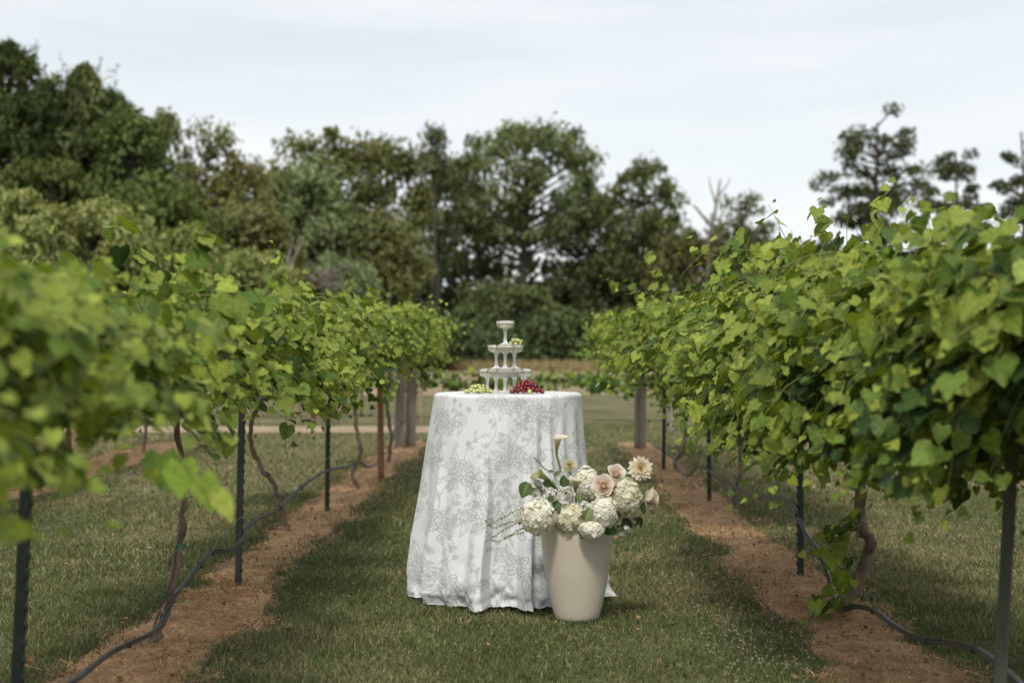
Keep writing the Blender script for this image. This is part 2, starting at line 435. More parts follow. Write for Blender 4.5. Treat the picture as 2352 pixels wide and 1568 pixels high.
# ------------------------------------------------------------------ vine leaves
def leaf_template(seed, detail=True):
    r_ = np.random.default_rng(seed)
    side = np.array([[0.02, .02], [.13, -.12], [.30, -.17], [.45, -.08], [.54, .10], [.55, .27], [.49, .42], [.42, .55], [.31, .69], [.17, .84], [0, 1.02]])
    side = side * (1 + r_.normal(0, .03, side.shape))
    if detail:
        t = np.linspace(0, len(side) - 1, 17); s = np.stack([np.interp(t, range(len(side)), side[:, 0]), np.interp(t, range(len(side)), side[:, 1])], -1)
        c = np.array([0, .35]); k = np.where(np.arange(17) % 2 == 1, 1.06, .96); k[0] = k[-1] = 1
        s = c + (s - c) * k[:, None]
    else: s = side[::2]; s[-1] = side[-1]
    L = s.copy(); L[:, 0] *= -1
    o = np.concatenate([s, L[-2:0:-1]])
    def zf(p): 
        x, y = p[:, 0], p[:, 1]
        return .24 * np.abs(x) - .30 * x * x - .22 * np.clip(y - .3, 0, 2) ** 2 + .022 * np.sin(7 * np.arctan2(x, y - .05))
    inner = np.array([[0, .35], [.22, .25], [-.22, .25], [0, .7]]) if False else np.array([[0, .35]])
    P = np.concatenate([inner, o]); V = np.concatenate([P, zf(P)[:, None]], 1); V[0, 2] = -.03
    m = len(o); F = np.array([[0, 1 + i, 1 + (i + 1) % m] for i in range(m)])
    return V, F
LT = [leaf_template(s) for s in (1, 2, 3)]
LTS = [leaf_template(s, False) for s in (4, 5)]

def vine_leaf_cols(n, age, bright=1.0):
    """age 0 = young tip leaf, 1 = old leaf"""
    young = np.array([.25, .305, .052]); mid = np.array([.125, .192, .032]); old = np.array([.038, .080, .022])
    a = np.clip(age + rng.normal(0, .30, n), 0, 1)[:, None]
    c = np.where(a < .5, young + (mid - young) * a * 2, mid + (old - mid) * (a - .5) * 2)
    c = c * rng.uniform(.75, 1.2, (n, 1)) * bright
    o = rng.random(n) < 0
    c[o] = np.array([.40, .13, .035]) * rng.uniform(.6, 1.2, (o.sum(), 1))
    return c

def shoot(start, dirv, L, droop, step=.045):
    droop = droop * step / .055
    P = [np.array(start, float)]; d = nrm(dirv)
    for i in range(int(L / step)):
        d = nrm(d + np.array([rng.normal(0, .09), rng.normal(0, .09), -droop * (.6 + i * .05) + rng.normal(0, .05)]))
        P.append(P[-1] + d * step)
    return np.array(P)

def leaves_on(mbl, P, side, size=.092, every=1, templates=LT, skip=0, agebase=.0, petiole=.05):
    n0 = len(P); idx = np.arange(skip, n0, every); n = len(idx)
    if n == 0: return
    f = idx / max(1, n0 - 1)
    out = np.stack([np.full(n, side) * 1.0 if np.isscalar(side) else side, rng.normal(-.35, .7, n), np.full(n, .85)], -1) + rng.normal(0, .48, (n, 3))
    out = nrm(out)
    pos = P[idx] + nrm(rng.normal(0, 1, (n, 3)) + out * .8 - [0, 0, .4]) * petiole * rng.uniform(.5, 1.5, (n, 1))
    tip = np.array([0, 0, -1.0]) + rng.normal(0, .5, (n, 3)) + out * .25
    rot = frames(out, tip)
    taper = np.clip((1 - f) * 5, .42, 1)
    sz = size * taper * rng.uniform(.62, 1.2, n)
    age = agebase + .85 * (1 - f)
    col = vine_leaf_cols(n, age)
    for q, (tv, tf) in enumerate(templates):
        s = (np.arange(n) % len(templates)) == q
        if s.any():
            c = col[s][:, None, :] * np.linspace(1.0, 1.0, len(tv))[None, :, None]
            c = c.copy(); vk = np.where(np.arange(len(tv)) % 4 == 1, 1.22, .94); c = c * vk[None, :, None]
            c[:, 0] *= 1.22                                   # paler where the veins meet
            scatter(mbl, tv, [tf], pos[s], rot[s], np.stack([sz[s] * rng.uniform(.9, 1.15, s.sum()), sz[s], sz[s] * rng.uniform(.4, 1.6, s.sum())], -1), c)
    return pos

SZ = .72
def make_vine(label, x0, y0, span=(1.7, 1.7), n_shoots=120, z_c=1.42, L=(.55, 1.05), droop=.10, up=6, trunk=None, simple=False, size=.092, group=None, hang=0, side_bias=0, outmax=110, upL=(.35, .6), trunk_r=.020, ztop=1.56):
    root = empty('grapevine', (x0, y0, 0), label, 'grapevine', group)
    o = np.array([x0, y0, 0.0]); size = size * SZ; n_shoots = int(n_shoots * 2.15)
    # trunk
    tb = MB()
    pts = trunk if trunk is not None else [(0, 0, -.03), (.03, .02, .3), (-.02, -.02, .7), (.02, 0, 1.1), (0, 0, z_c)]
    pts = spline(np.array([(pts[0][0] - .01, pts[0][1], -.12)] + list(pts), float), 6)
    pts[1:-1] += rng.normal(0, .006, (len(pts) - 2, 3))
    tube(tb, pts, np.linspace(1.1, .8, len(pts)) * trunk_r * rng.uniform(.85, 1.15, len(pts)), 9)
    tb.build('trunk', M_bark, root, smooth=True, color=False)
    cb = MB()
    for s in (-1, 1):
        e = span[0] if s < 0 else span[1]
        q = np.array([[0, 0, z_c - .04], [.01, s * e * .3, z_c + .01], [-.02, s * e * .6, z_c - .01], [0, s * e, z_c]])
        q = spline(q + rng.normal(0, .012, q.shape), 5); tube(cb, q, np.linspace(.017, .008, len(q)), 6)
    cb.build('cordon', M_bark, root, smooth=True, color=False)
    lf, sh = MB(), MB()
    T = LTS if simple else LT
    for i in range(n_shoots):
        yy = rng.uniform(-span[0], span[1])
        s = -1 if rng.random() < .5 - side_bias else 1
        ang = R(rng.uniform(30, outmax))
        dv = np.array([s * math.sin(ang), rng.normal(0, .35), math.cos(ang) * .62 + .06])
        far_ = rng.random() < .09
        P = shoot((rng.normal(0, .05), yy, z_c + rng.normal(0, .04)), dv, rng.uniform(*L) * (1.2 if far_ else 1 if rng.random() < .75 else rng.uniform(.35, .8)), droop * (.45 if far_ else 1), .045 if not simple else .06)
        P[:, 2] = np.maximum(P[:, 2], .12); P[:, 2] = np.where(P[:, 2] > ztop, ztop + (P[:, 2] - ztop) * .35, P[:, 2])
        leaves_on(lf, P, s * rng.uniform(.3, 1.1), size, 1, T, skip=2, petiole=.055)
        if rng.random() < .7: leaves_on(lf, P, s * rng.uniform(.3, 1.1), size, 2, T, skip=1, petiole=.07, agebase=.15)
        if not simple or i % 3 == 0:
            tube(sh, P[::2] if len(P) > 4 else P, np.linspace(.0032, .0012, len(P[::2] if len(P) > 4 else P)), 4, np.linspace([.16, .10, .05], [.26, .28, .09], len(P[::2] if len(P) > 4 else P)))
        if not simple and rng.random() < .45:      # tendril
            b = P[rng.integers(len(P) // 2, len(P))]; k = np.arange(9)
            d = nrm(rng.normal(0, 1, 3) * [.6, .6, .3] + [s * .5, -.2, -.5])
            Q = b + d * (k * .016)[:, None] + np.stack([0 * k, .004 * k * np.sin(k * .8), -.0015 * k ** 1.6], -1)
            tube(sh, Q, .0009, 3, (.36, .38, .13), cap=False)
    for i in range(up):
        yy = rng.uniform(-span[0], span[1])
        P = shoot((rng.normal(0, .25), yy, z_c + .12), (rng.normal(0, .18), rng.normal(0, .18), 1), rng.uniform(*upL), .008)
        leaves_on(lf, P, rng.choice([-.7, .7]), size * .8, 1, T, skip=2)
        tube(sh, P, np.linspace(.003, .001, len(P)), 4, (.20, .20, .08))
    for i in range(hang):
        yy = rng.uniform(-span[0], span[1]); s = rng.choice([-1, 1])
        P = shoot((s * rng.uniform(.0, .5), yy, z_c - .15), (s * .2, rng.normal(0, .2), -.4), rng.uniform(.28, .58), .12)
        P[:, 2] = np.maximum(P[:, 2], .2)
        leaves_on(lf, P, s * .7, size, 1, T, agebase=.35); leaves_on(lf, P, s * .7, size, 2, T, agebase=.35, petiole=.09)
        tube(sh, P, np.linspace(.003, .001, len(P)), 4, (.16, .12, .06))
    lf.build('foliage', M_vine, root); sh.build('shoots', M_green, root, smooth=True)
    return root, o

GL, GR = 'grapevines of the left row', 'grapevines of the right row'
def tr(pts, base):   # trunk path given in world points -> local
    return [tuple(np.array(p) - np.array([base[0], base[1], 0])) for p in pts]

# left row (x about -1.56): base depths 2.8, 6.1, 10.1, 13, 16.2
XL, XR = -1.56, 1.54
make_vine('nearest blurred grapevine at the far left edge, canopy close to the camera', XL, 2.7, (1.5, 1.7), 150, 1.27, (.45, .80), .060, 5, None, False, .10, GL, 0, .12, 100, (.1, .3), ztop=1.42)
b = (at(345, 1490, 6.1)[0], 6.1)
t1 = tr([at(345, 1492, 6.1), at(375, 1420, 6.13), at(400, 1330, 6.15), at(412, 1240, 6.2), at(420, 1150, 6.2), at(410, 1040, 6.2), (XL, 6.2, 1.40)], b)
v1, _ = make_vine('second grapevine of the left row, thin pale trunk tied with green tape beside the hose', b[0], 6.1, (1.75, 2.0), 135, 1.30, (.45, .85), .075, 7, t1, False, .095, GL, 4, .05, upL=(.1, .35), trunk_r=.0155, ztop=1.46)
v1c = MB(); tube(v1c, spline([np.array(p) + [-.035 + .009 * k_, -.02, -.06 if k_ == 0 else 0] for k_, p in enumerate(t1[:5])], 6), .006, 6)
# slim second stem
v1c.build('side_trunk', M_bark, v1, smooth=True, color=False)
tb = MB()
for (u, v) in ((413, 1252), (378, 1358)):
    p = at(u, v, 6.13) - np.array([b[0], 6.1, 0]); tb = MB(); an = np.linspace(0, 6.283, 13)
    P = np.stack([p[0] + .019 * np.cos(an), p[1] + .019 * np.sin(an), p[2] + .004 * np.sin(an * 2)], -1); P = np.concatenate([P, [p + [.02, -.03, -.01], p + [-.01, -.034, -.02], p + [-.035, -.03, -.05], p + [-.04, -.03, -.085]]])
    tube(tb, P, .0035, 5); tb.build('tie_tape', M_tie, v1, color=False)
b = (at(655, 1212, 10.0)[0], 10.0)
t2 = tr([at(660, 1214, 10.0), at(640, 1150, 10.05), at(625, 1105, 10.1), at(590, 1060, 10.1), at(575, 990, 10.1), at(600, 920, 10.1), (XL, 10.1, 1.42)], b)
make_vine('third grapevine of the left row, trunk curving away from the hose', b[0], 10.0, (1.9, 1.6), 135, 1.36, (.45, .84), .075, 8, t2, False, .095, GL, 16, .1, upL=(.1, .35), ztop=1.56)
b = (at(822, 1130, 12.9)[0], 12.9)
t3 = tr([at(825, 1128, 12.9), at(812, 1090, 12.9), at(828, 1030, 12.9), at(815, 960, 12.9), (XL, 12.9, 1.42)], b)
make_vine('fourth grapevine of the left row, two slim bare stems', b[0], 12.9, (1.4, 1.6), 105, 1.42, (.45, .85), .075, 5, t3, True, .10, GL, 3, .1)
make_vine('last grapevine of the left row, bright canopy ending beside the wooden end posts', XL + .02, 16.0, (1.6, 2.0), 130, 1.40, (.42, .76), .06, 12, None, True, .105, GL, 8, .12)
# hanging blurred shoot at the left front
mbh, mbs = MB(), MB()
P = np.array([at(350, 980, 3.6), at(385, 1010, 3.5), at(420, 1060, 3.4), at(455, 1110, 3.3), at(490, 1140, 3.25), at(508, 1160, 3.2)])
fr_v = bpy.data.objects['grapevine']
Pl = spline(P, 2)
pos = np.array([at(370, 1045, 3.5), at(415, 1065, 3.4), at(462, 1095, 3.3), at(500, 1135, 3.2)]); 
rot = frames(np.array([[.3, -1, .2], [-.2, -1, .3], [.5, -.9, .1], [.4, -.8, .3]]), np.array([[0, 0, -1.0], [0.1, 0, -1], [.35, 0, -1], [.5, 0, -1]]))
for q in range(4):
    scatter(mbh, LT[q % 3][0], [LT[q % 3][1]], pos[q:q+1] - np.array([XL, 2.7, 0]), rot[q:q+1], np.array([[.085, .085, .06], [.08, .085, .06], [.065, .085, .06], [.045, .07, .05]][q:q+1]), np.array([[.15, .25, .05], [.22, .33, .05], [.24, .34, .06], [.34, .40, .08]][q:q+1]))
tube(mbs, Pl - np.array([XL, 2.7, 0]), .002, 4, (.2, .25, .08))
mbh.build('hanging_leaves', M_vine, fr_v); mbs.build('hanging_shoot', M_green, fr_v)

# right row (x about 1.54)
make_vine('nearest grapevine of the right row, dense dark canopy at the right edge', XR + .10, 4.35, (.35, 1.1), 120, 1.40, (.45, .8), .105, 6, None, False, .095, GR, 150, 0, upL=(.15, .3), ztop=1.62)
b = (at(1935, 1412, 6.95)[0], 6.95)
t4 = tr([at(1925, 1425, 6.95), at(1950, 1370, 6.95), at(1985, 1300, 6.95), at(1993, 1240, 6.95), at(1970, 1190, 6.95), at(1975, 1080, 6.95), (XR, 6.95, 1.42)], b)
v4, o4 = make_vine('second grapevine of the right row, thick curved trunk standing in straw', b[0], 6.95, (1.9, 1.7), 230, 1.34, (.55, 1.0), .105, 22, t4, False, .098, GR, 80, -.05, upL=(.2, .5), trunk_r=.031, ztop=1.70)
b = (at(1692, 1165, 11.5)[0], 11.5)
t5 = tr([at(1692, 1170, 11.5), at(1685, 1130, 11.5), at(1700, 1050, 11.5), (XR, 11.5, 1.42)], b)
make_vine('third grapevine of the right row, thin dark trunk beside the sagging hose', b[0], 11.5, (2.2, 1.7), 190, 1.42, (.55, 1.0), .085, 12, t5, False, .098, GR, 40, -.05)
b = (at(1560, 1085, 14.8)[0], 14.8)
t6 = tr([at(1565, 1088, 14.8), at(1550, 1060, 14.8), at(1575, 1000, 14.8), (XR, 14.8, 1.42)], b)
make_vine('last grapevine of the right row, pale canopy reaching towards the glass tower', b[0], 14.8, (1.6, 3.0), 190, 1.40, (.6, 1.0), .065, 12, t6, True, .105, GR, 22, -.12)
def add_shoots(key, lst, size=.07):
    vn = [o for o in bpy.data.objects if o.type == 'EMPTY' and o.get('label', '').startswith(key)][0]
    lo = np.array(vn.location)
    for pts, sd_ in lst:
        lf, sh = MB(), MB(); P = spline(np.array([at(*p) for p in pts]), 7) - lo
        leaves_on(lf, P, sd_, size, 1, LT, skip=2, petiole=.045, agebase=-.1); tube(sh, P, np.linspace(.003, .001, len(P)), 4, (.2, .22, .08))
        lf.build('tip_leaves', M_vine, vn); sh.build('tip_shoot', M_green, vn)
add_shoots('last grapevine of the right row', [([(1520, 720, 12.6), (1450, 665, 12.4), (1385, 640, 12.3)], -.6), ([(1560, 690, 12), (1510, 620, 12), (1480, 575, 12)], -.5), ([(1440, 800, 14), (1380, 800, 13.8), (1325, 808, 13.6)], -.5), ([(1450, 760, 14), (1400, 735, 13.8), (1345, 745, 13.6)], -.5)])
add_shoots('third grapevine of the left', [([(650, 690, 9), (640, 640, 9), (628, 600, 9), (630, 560, 9)], .4), ([(690, 740, 10), (700, 690, 10), (690, 665, 10)], .4)], .06)
add_shoots('second grapevine of the left', [([(330, 640, 5.6), (290, 560, 5.6), (245, 505, 5.6)], .4), ([(400, 640, 4.6), (430, 580, 4.6), (480, 530, 4.6)], .5)], .075)
add_shoots('last grapevine of the left', [([(930, 760, 14.5), (960, 730, 14.4), (990, 725, 14.3)], .6), ([(940, 790, 14.5), (985, 775, 14.4), (1020, 768, 14.3)], .6), ([(905, 760, 15), (915, 720, 15), (918, 700, 15)], .4)])
add_shoots('second grapevine of the right', [([(2030, 600, 5.6), (2035, 520, 5.6), (2032, 430, 5.6)], -.3), ([(2190, 620, 5.2), (2150, 540, 5.2), (2120, 450, 5.2)], -.3), ([(1880, 620, 6.6), (1890, 540, 6.6), (1880, 460, 6.6)], -.3), ([(1850, 640, 7), (1810, 560, 7), (1765, 470, 7)], -.4), ([(2200, 640, 5.0), (2240, 560, 5.0), (2225, 500, 5.0)], .3)], .075)
dl = MB(); vn = [o for o in bpy.data.objects if o.type == 'EMPTY' and o.get('label', '').startswith('second grapevine of the right')][0]; lo = np.array(vn.location)
P = spline(np.array([at(2080, 650, 5.35), at(2150, 672, 5.3), at(2215, 700, 5.25), at(2290, 780, 5.2)]), 5) - lo
m2 = MB(); tube(m2, P, np.linspace(.0018, .003, len(P)), 5, (.28, .15, .07)); m2.build('bare_cane', M_green, vn)
pos = P[[7, 8, 9, 10, 12, 5]] + rng.normal(0, .012, (6, 3)); n = 6
scatter(dl, LT[1][0], [LT[1][1]], pos, frames(rng.normal(0, .4, (n, 3)) + [-.3, -1, .2], rng.normal(0, .5, (n, 3)) + [0, 0, -1]), np.stack([rng.uniform(.03, .055, n)] * 2 + [np.full(n, .12)], -1), np.array([.36, .15, .045]) * rng.uniform(.6, 1.2, (n, 1)))
dl.build('withered_leaves', M_vine, vn)
# low suckers at the foot of the thick trunk
lf, sh = MB(), MB()
loc4 = np.array([v4.location.x, v4.location.y, 0])
for (a, bb, c) in (((1945, 1350), (1900, 1400), (1830, 1450)), ((1940, 1360), (1905, 1250), (1840, 1270)), ((1950, 1240), (1900, 1330), (1880, 1430)), ((1960, 1330), (1900, 1420), (1890, 1455)), ((1975, 1200), (1920, 1240), (1890, 1290)), ((1975, 1200), (1940, 1290), (1945, 1350)), ((1960, 1180), (1930, 1220), (1900, 1200)),
                  ((1950, 1190), (1910, 1230), (1900, 1215)), ((1930, 1350), (1870, 1400), (1820, 1430)), ((1975, 1180), (1945, 1230), (1900, 1250))):
    P = spline(np.array([at(*a, 6.85), at(*bb, 6.75), at(*c, 6.65)]), 5) - loc4
    leaves_on(lf, P, -.5, .08, 2, LT, skip=1, petiole=.04, agebase=.0); tube(sh, P, np.linspace(.003, .001, len(P)), 4, (.2, .24, .08))
lf.build('low_leaves', M_vine, v4); sh.build('low_shoots', M_green, v4)
# grape clusters hanging in the right row
def sphere(seg=12, rings=8):
    V = [[0, 0, 1.0]]
    for i in range(1, rings):
        t = math.pi * i / rings
        V += [[math.sin(t) * math.cos(2 * math.pi * j / seg), math.sin(t) * math.sin(2 * math.pi * j / seg), math.cos(t)] for j in range(seg)]
    V += [[0, 0, -1.0]]
    T = [[0, 1 + j, 1 + (j + 1) % seg] for j in range(seg)]; Q = []
    for i in range(rings - 2):
        Q += [[1 + i * seg + j, 1 + (i + 1) * seg + j, 1 + (i + 1) * seg + (j + 1) % seg, 1 + i * seg + (j + 1) % seg] for j in range(seg)]
    b0 = 1 + (rings - 2) * seg; e = len(V) - 1
    T += [[e, b0 + (j + 1) % seg, b0 + j] for j in range(seg)]
    return np.array(V), [np.array(T), np.array(Q)]
SV, SF = sphere()
M_grn = mat_leafy('unripe_grape', .3, .25, .5, 30, .1)
nv = [o for o in bpy.data.objects if o.name.startswith('grapevine') and 'nearest grapevine of the right' in o.get('label', '')][0]
for (u, v, d) in ((2268, 830, 4.35), (2250, 905, 4.4), (2290, 960, 4.45), (2165, 1005, 4.6)):
    g = MB(); n = 13; c = at(u, v, d) - np.array([nv.location.x, nv.location.y, 0])
    pp = c + rng.normal(0, 1, (n, 3)) * [.009, .009, .013]
    scatter(g, SV, SF, pp, np.tile(np.eye(3), (n, 1, 1)), rng.uniform(.005, .0085, n), np.array([.30, .36, .08]) * rng.uniform(.7, 1.2, (n, 1)))
    tube(g, [c + [0, 0, .07], c], .0015, 4, (.2, .25, .08)); g.build('grape_cluster', M_grn, nv, smooth=True)

# second left row (x = -4.66) seen under the canopy
G2 = 'grapevines of the second row to the left'
for i, (y, lab) in enumerate(((11.2, 'grapevine of the farther left row with trunk at the left picture edge'), (14.2, 'grapevine of the farther left row behind the rusty post'), (17.3, 'grapevine at the far end of the farther left row'))):
    make_vine(lab, -4.66, y, (1.6, 1.6), 85, 1.40, (.5, .9), .075, 4, None, True, .115, G2, 2)

# young cross row beyond the lane
G3 = 'low young grapevines beyond the row ends'
k = 0
cross = [(-11.2, 27.0), (-9.1, 26.6), (-7.0, 26.8), (-5.0, 26.4), (-3.1, 26.7), (-1.3, 26.2), (.6, 28.5), (2.0, 25.0), (3.9, 26.5)]
clab = ['far left low vine beyond the lane, partly behind trunks and hose', 'low vine beyond the lane, second from the left', 'low vine beyond the lane, third from the left', 'low vine beyond the lane behind the slim black post', 'low vine beyond the lane between black post and rusty post', 'low vine beyond the lane just left of the white table', 'small low vine seen between the stems of the glass tower', 'drooping low vine right of the white table', 'low vine behind the right wooden end post']
for (x, y), lab in zip(cross, clab):
    root = empty('grapevine', (x, y, 0), lab, 'grapevine', G3)
    tb = MB(); tube(tb, spline([(0, 0, -.02), (.03, 0, .3), (0, 0, .62)], 4), .022, 6); tb.build('trunk', M_bark, root, smooth=True, color=False)
    lf = MB()
    for i in range(44):
        a = rng.uniform(0, 6.28); P = shoot((rng.uniform(-.9, .9), rng.normal(0, .12), .62 + rng.normal(0, .05)), (math.cos(a), math.sin(a) * .6, rng.uniform(0, .7)), rng.uniform(.3, .62), .11, .08)
        P[:, 2] = np.maximum(P[:, 2], .08)
        leaves_on(lf, P, math.cos(a) * .6, .12, 1, LTS, petiole=.05, agebase=.2)
    lf.build('foliage', M_vine, root)

# ------------------------------------------------------------------ posts, wires, hoses
def tpost(base, top, label, mat, group, studside=-1, w=.036):
    base = np.array(base, float); top = np.array(top, float); ax = top - base; H = np.linalg.norm(ax)
    root = empty('metal_post', base, label, 'post', group)
    q = Vector(ax).to_track_quat('Z', 'Y'); root.rotation_mode = 'QUATERNION'; root.rotation_quaternion = q
    zs = [(-.1, 0)]
    for z in np.arange(.03, H - .03, .054): zs += [(z - .010, 0), (z - .008, 1), (z + .008, 1), (z + .010, 0)]
    zs.append((H, 0)); V = []
    for z, st in zs:
        e = .011 * st; f = .007 * st; L_ = -w / 2 - (e if studside > 0 else 0); R_ = w / 2 + (e if studside < 0 else 0)
        V += [(L_, -.002, z), (-.008, -.002, z), (-.007, -.002 - f, z), (.007, -.002 - f, z), (.008, -.002, z), (R_, -.002, z), (R_, .002, z), (.0023, .002, z), (.0023, .032, z), (-.0023, .032, z), (-.0023, .002, z), (L_, .002, z)]
    n = 12; i = np.arange(len(zs) - 1)[:, None] * n; j = np.arange(n)[None]; k = (j + 1) % n
    m = MB(); m.add(V, [np.stack([i + j, i + k, i + n + k, i + n + j], -1).reshape(-1, 4), np.arange(n)[None] + (len(zs) - 1) * n])
    m.build('shaft', mat, root, color=False)
    return root
GP = 'metal trellis posts'
tpost((at(45, 1568, 4.36)[0] - .012, 4.36, -.02), (at(72, 1050, 4.36)[0] + .025, 4.36, 1.55), 'blurred nearly black studded steel post, nearest at the left edge', M_steel, GP, -1, .038)
tpost((at(552, 1345, 7.75)[0], 7.75, 0), (at(562, 900, 7.75)[0] + .01, 7.75, 1.6), 'studded green steel post standing in straw left of the table, hose tied to it', M_steelgrey, GP)
tpost((at(755, 1175, 11.2)[0], 11.2, 0), (at(760, 900, 11.2)[0], 11.2, 1.6), 'slim near-black studded post of the left row, behind the green steel post', M_steel, GP)
tpost((at(1832, 1325, 8.04)[0], 8.04, 0), (at(1830, 900, 8.04)[0], 8.04, 1.6), 'dark steel post of the right row just left of the thick curved trunk', M_steel, GP)
tpost((at(1625, 1150, 12.0)[0], 12.0, 0), (at(1622, 900, 12.0)[0], 12.0, 1.6), 'short visible dark post of the right row right of the flowers, under the canopy', M_steel, GP)
tpost((at(1527, 1078, 15.0)[0], 15.0, 0), (at(1530, 880, 15.0)[0], 15.0, 1.6), 'black post of the right row next to the wooden end post', M_steel, GP, w=.044)
tpost((at(2306, 1568, 4.5)[0] - .02, 4.5, 0), (at(2345, 900, 4.5)[0] + .005, 4.5, 1.45), 'grey weathered steel post at the right edge, hose tied near its foot', M_steelgrey, GP, -1, .040)

def wood_post(base, H, r, lean, label, mat=None, square=False, group='wooden trellis posts'):
    root = empty('wooden_post', base, label, 'post', group)
    m = MB(); k = np.linspace(-.05, H, 12)
    P = np.stack([lean * k, 0 * k, k], -1) + rng.normal(0, .003, (12, 3))
    tube(m, P, r * (1.04 - .05 * k / H) * rng.uniform(.98, 1.02, 12), 6 if square else 16)
    o = m.build('shaft', mat or M_wood, root, smooth=not square, color=False)
    return root
wood_post(at(918, 1030, 18.2) * [1, 1, 0], 1.62, .062, .01, 'left one of the paired weathered wooden end posts at the end of the left row')
wood_post(at(942, 1028, 18.4) * [1, 1, 0], 1.62, .068, .02, 'right one of the paired weathered wooden end posts at the end of the left row')
wood_post(at(1470, 1035, 18.2) * [1, 1, 0], 1.65, .075, .015, 'stout wooden end post of the right row with red soil stained foot')
wood_post(at(1540, 985, 21.5) * [1, 1, 0], 1.4, .055, .0, 'thinner wooden post behind the stout end post of the right row')
wood_post(at(875, 1104, 13.8) * [1, 1, 0], 1.5, .030, -.01, 'rust-brown slim post of the left row left of the paired end posts', M_rust)
wood_post(at(155, 1092, 14.4) * [1, 1, 0], 1.5, .030, .0, 'rust-brown post of the farther left row', M_rust)
for i, u in enumerate((679, 713, 729, 766, 782, 952, 968)):
    wood_post(np.array([(u - 1207) / FPX * (24.2 + .25 * (i % 3)), 24.2 + .25 * (i % 3), 0]), .95, .04 if i < 5 else .03, random.uniform(-.03, .03),
              ('leftmost', 'second from the left', 'third from the left', 'fourth from the left', 'fifth from the left', 'sixth from the left', 'rightmost')[i] + ' of the short pinkish stakes along the lane beyond the left row', mat_noise('pink_wood', (.22, .15, .11), (.36, .26, .2), 10, .9) if i == 0 else bpy.data.materials['pink_wood'], group='short stakes along the lane')

def cable(name, pts, r, mat, label, cat, group=None, sides=8, m=8, parent=None):
    P = spline(pts, m)
    mb = MB(); tube(mb, P, r, sides); o = mb.build(name, mat, parent, smooth=True, color=False)
    if label: tag(o, label, cat, group)
    return o
def onrow(u, v, X): d = X * FPX / (u - 1207); return np.array([X, d, CAMZ - (v - 797) / FPX * d])
XH = -1.545
hl = [onrow(-600, 1990, XH), onrow(20, 1640, XH)] + [onrow(u, v, XH) for u, v in ((120, 1590), (175, 1560), (245, 1504), (292, 1480), (345, 1455), (375, 1420), (405, 1362), (425, 1338), (457, 1298), (485, 1268), (515, 1266), (548, 1248), (563, 1215), (590, 1192), (640, 1165), (690, 1120), (740, 1085), (768, 1076), (800, 1070), (826, 1060), (843, 1072), (862, 1066), (876, 1045), (895, 1030))]
hl += [np.array([XH, 17, .38]), np.array([XH, 18.2, .35])]
hoseL = cable('drip_hose', hl, .011, M_hose, 'black irrigation hose sagging along the left vine row', 'hose', 'irrigation hoses')
hr = [onrow(u, v, XR) for u, v in ((2900, 2000), (2420, 1640), (2352, 1580), (2315, 1545), (2275, 1510), (2235, 1487), (2185, 1475), (2130, 1468), (2090, 1455), (2050, 1432), (2005, 1400), (1965, 1391), (1935, 1397), (1915, 1375), (1903, 1330), (1890, 1295), (1872, 1255), (1848, 1222), (1830, 1180), (1805, 1150), (1770, 1140), (1735, 1137), (1700, 1125), (1672, 1108), (1645, 1095), (1622, 1075), (1600, 1072), (1580, 1092), (1562, 1080), (1545, 1050), (1525, 1035), (1508, 1025), (1490, 1010))]
hoseR = cable('drip_hose', hr, .0115, M_hose, 'black irrigation hose looping under the right vine row to the post at the right edge', 'hose', 'irrigation hoses')
def bands(hose, us, X, hp):
    for (u, v) in us:
        m = MB(); p = onrow(u, v, X); box(m, p, (.026, .014, .028), M=Matrix.Rotation(.6, 3, 'X'))
        m.build('tie_band', M_ties, hose, color=False)
bands(hoseL, ((292, 1480), (485, 1268), (457, 1298), (640, 1165), (690, 1120)), XH, hl)
bands(hoseR, ((2130, 1468), (2005, 1400), (1830, 1180), (2235, 1487)), XR, hr)
# paired thin tube running beside the hoses
cable('feeder_tube', [p + np.array([.012, 0, .012]) for p in hl[2:14]], .0035, M_hose, None, None, parent=hoseL, sides=6)
cable('feeder_tube', [p + np.array([-.012, 0, .012]) for p in hr[1:18]], .0035, M_hose, None, None, parent=hoseR, sides=6)
cable('lower_wire', [onrow(-600, 1960, XH), onrow(130, 1566, XH), onrow(292, 1478, XH), onrow(457, 1296, XH), onrow(485, 1266, XH), onrow(548, 1191, XH), onrow(755, 1050, XH), onrow(905, 985, XH)], .0013, M_wire, 'thin pale low trellis wire of the left row', 'wire', 'trellis wires', 5, 3)
cable('trellis_wire', [np.array([XL, -1, 1.42]), np.array([XL, 7, 1.40]), np.array([XL, 18.2, 1.44])], .0016, M_wire, 'upper trellis wire running inside the canopy of the left row', 'wire', 'trellis wires', 5, 3)
cable('trellis_wire', [np.array([XR, -1, 1.42]), np.array([XR, 7, 1.40]), np.array([XR, 18.2, 1.44])], .0016, M_wire, 'upper trellis wire running inside the canopy of the right row', 'wire', 'trellis wires', 5, 3)

# rusty little frame at the edge of the field
fo = at(1024, 850, 84) * [1, 1, 0]
root = empty('trestle', fo, 'small rust-brown open frame standing at the field edge left of the glass tower', 'trestle')
m = MB(); box(m, (-.32, 0, .4), (.07, .07, .8)); m.build('leg', M_rust, root, color=False)
m = MB(); box(m, (.32, 0, .4), (.07, .07, .8)); m.build('leg', M_rust, root, color=False)
m = MB(); box(m, (0, 0, .835), (.80, .08, .07)); m.build('top_rail', M_rust, root, color=False)
m = MB(); box(m, (0, 0, .2), (.56, .05, .05)); m.build('lower_rail', M_rust, root, color=False)

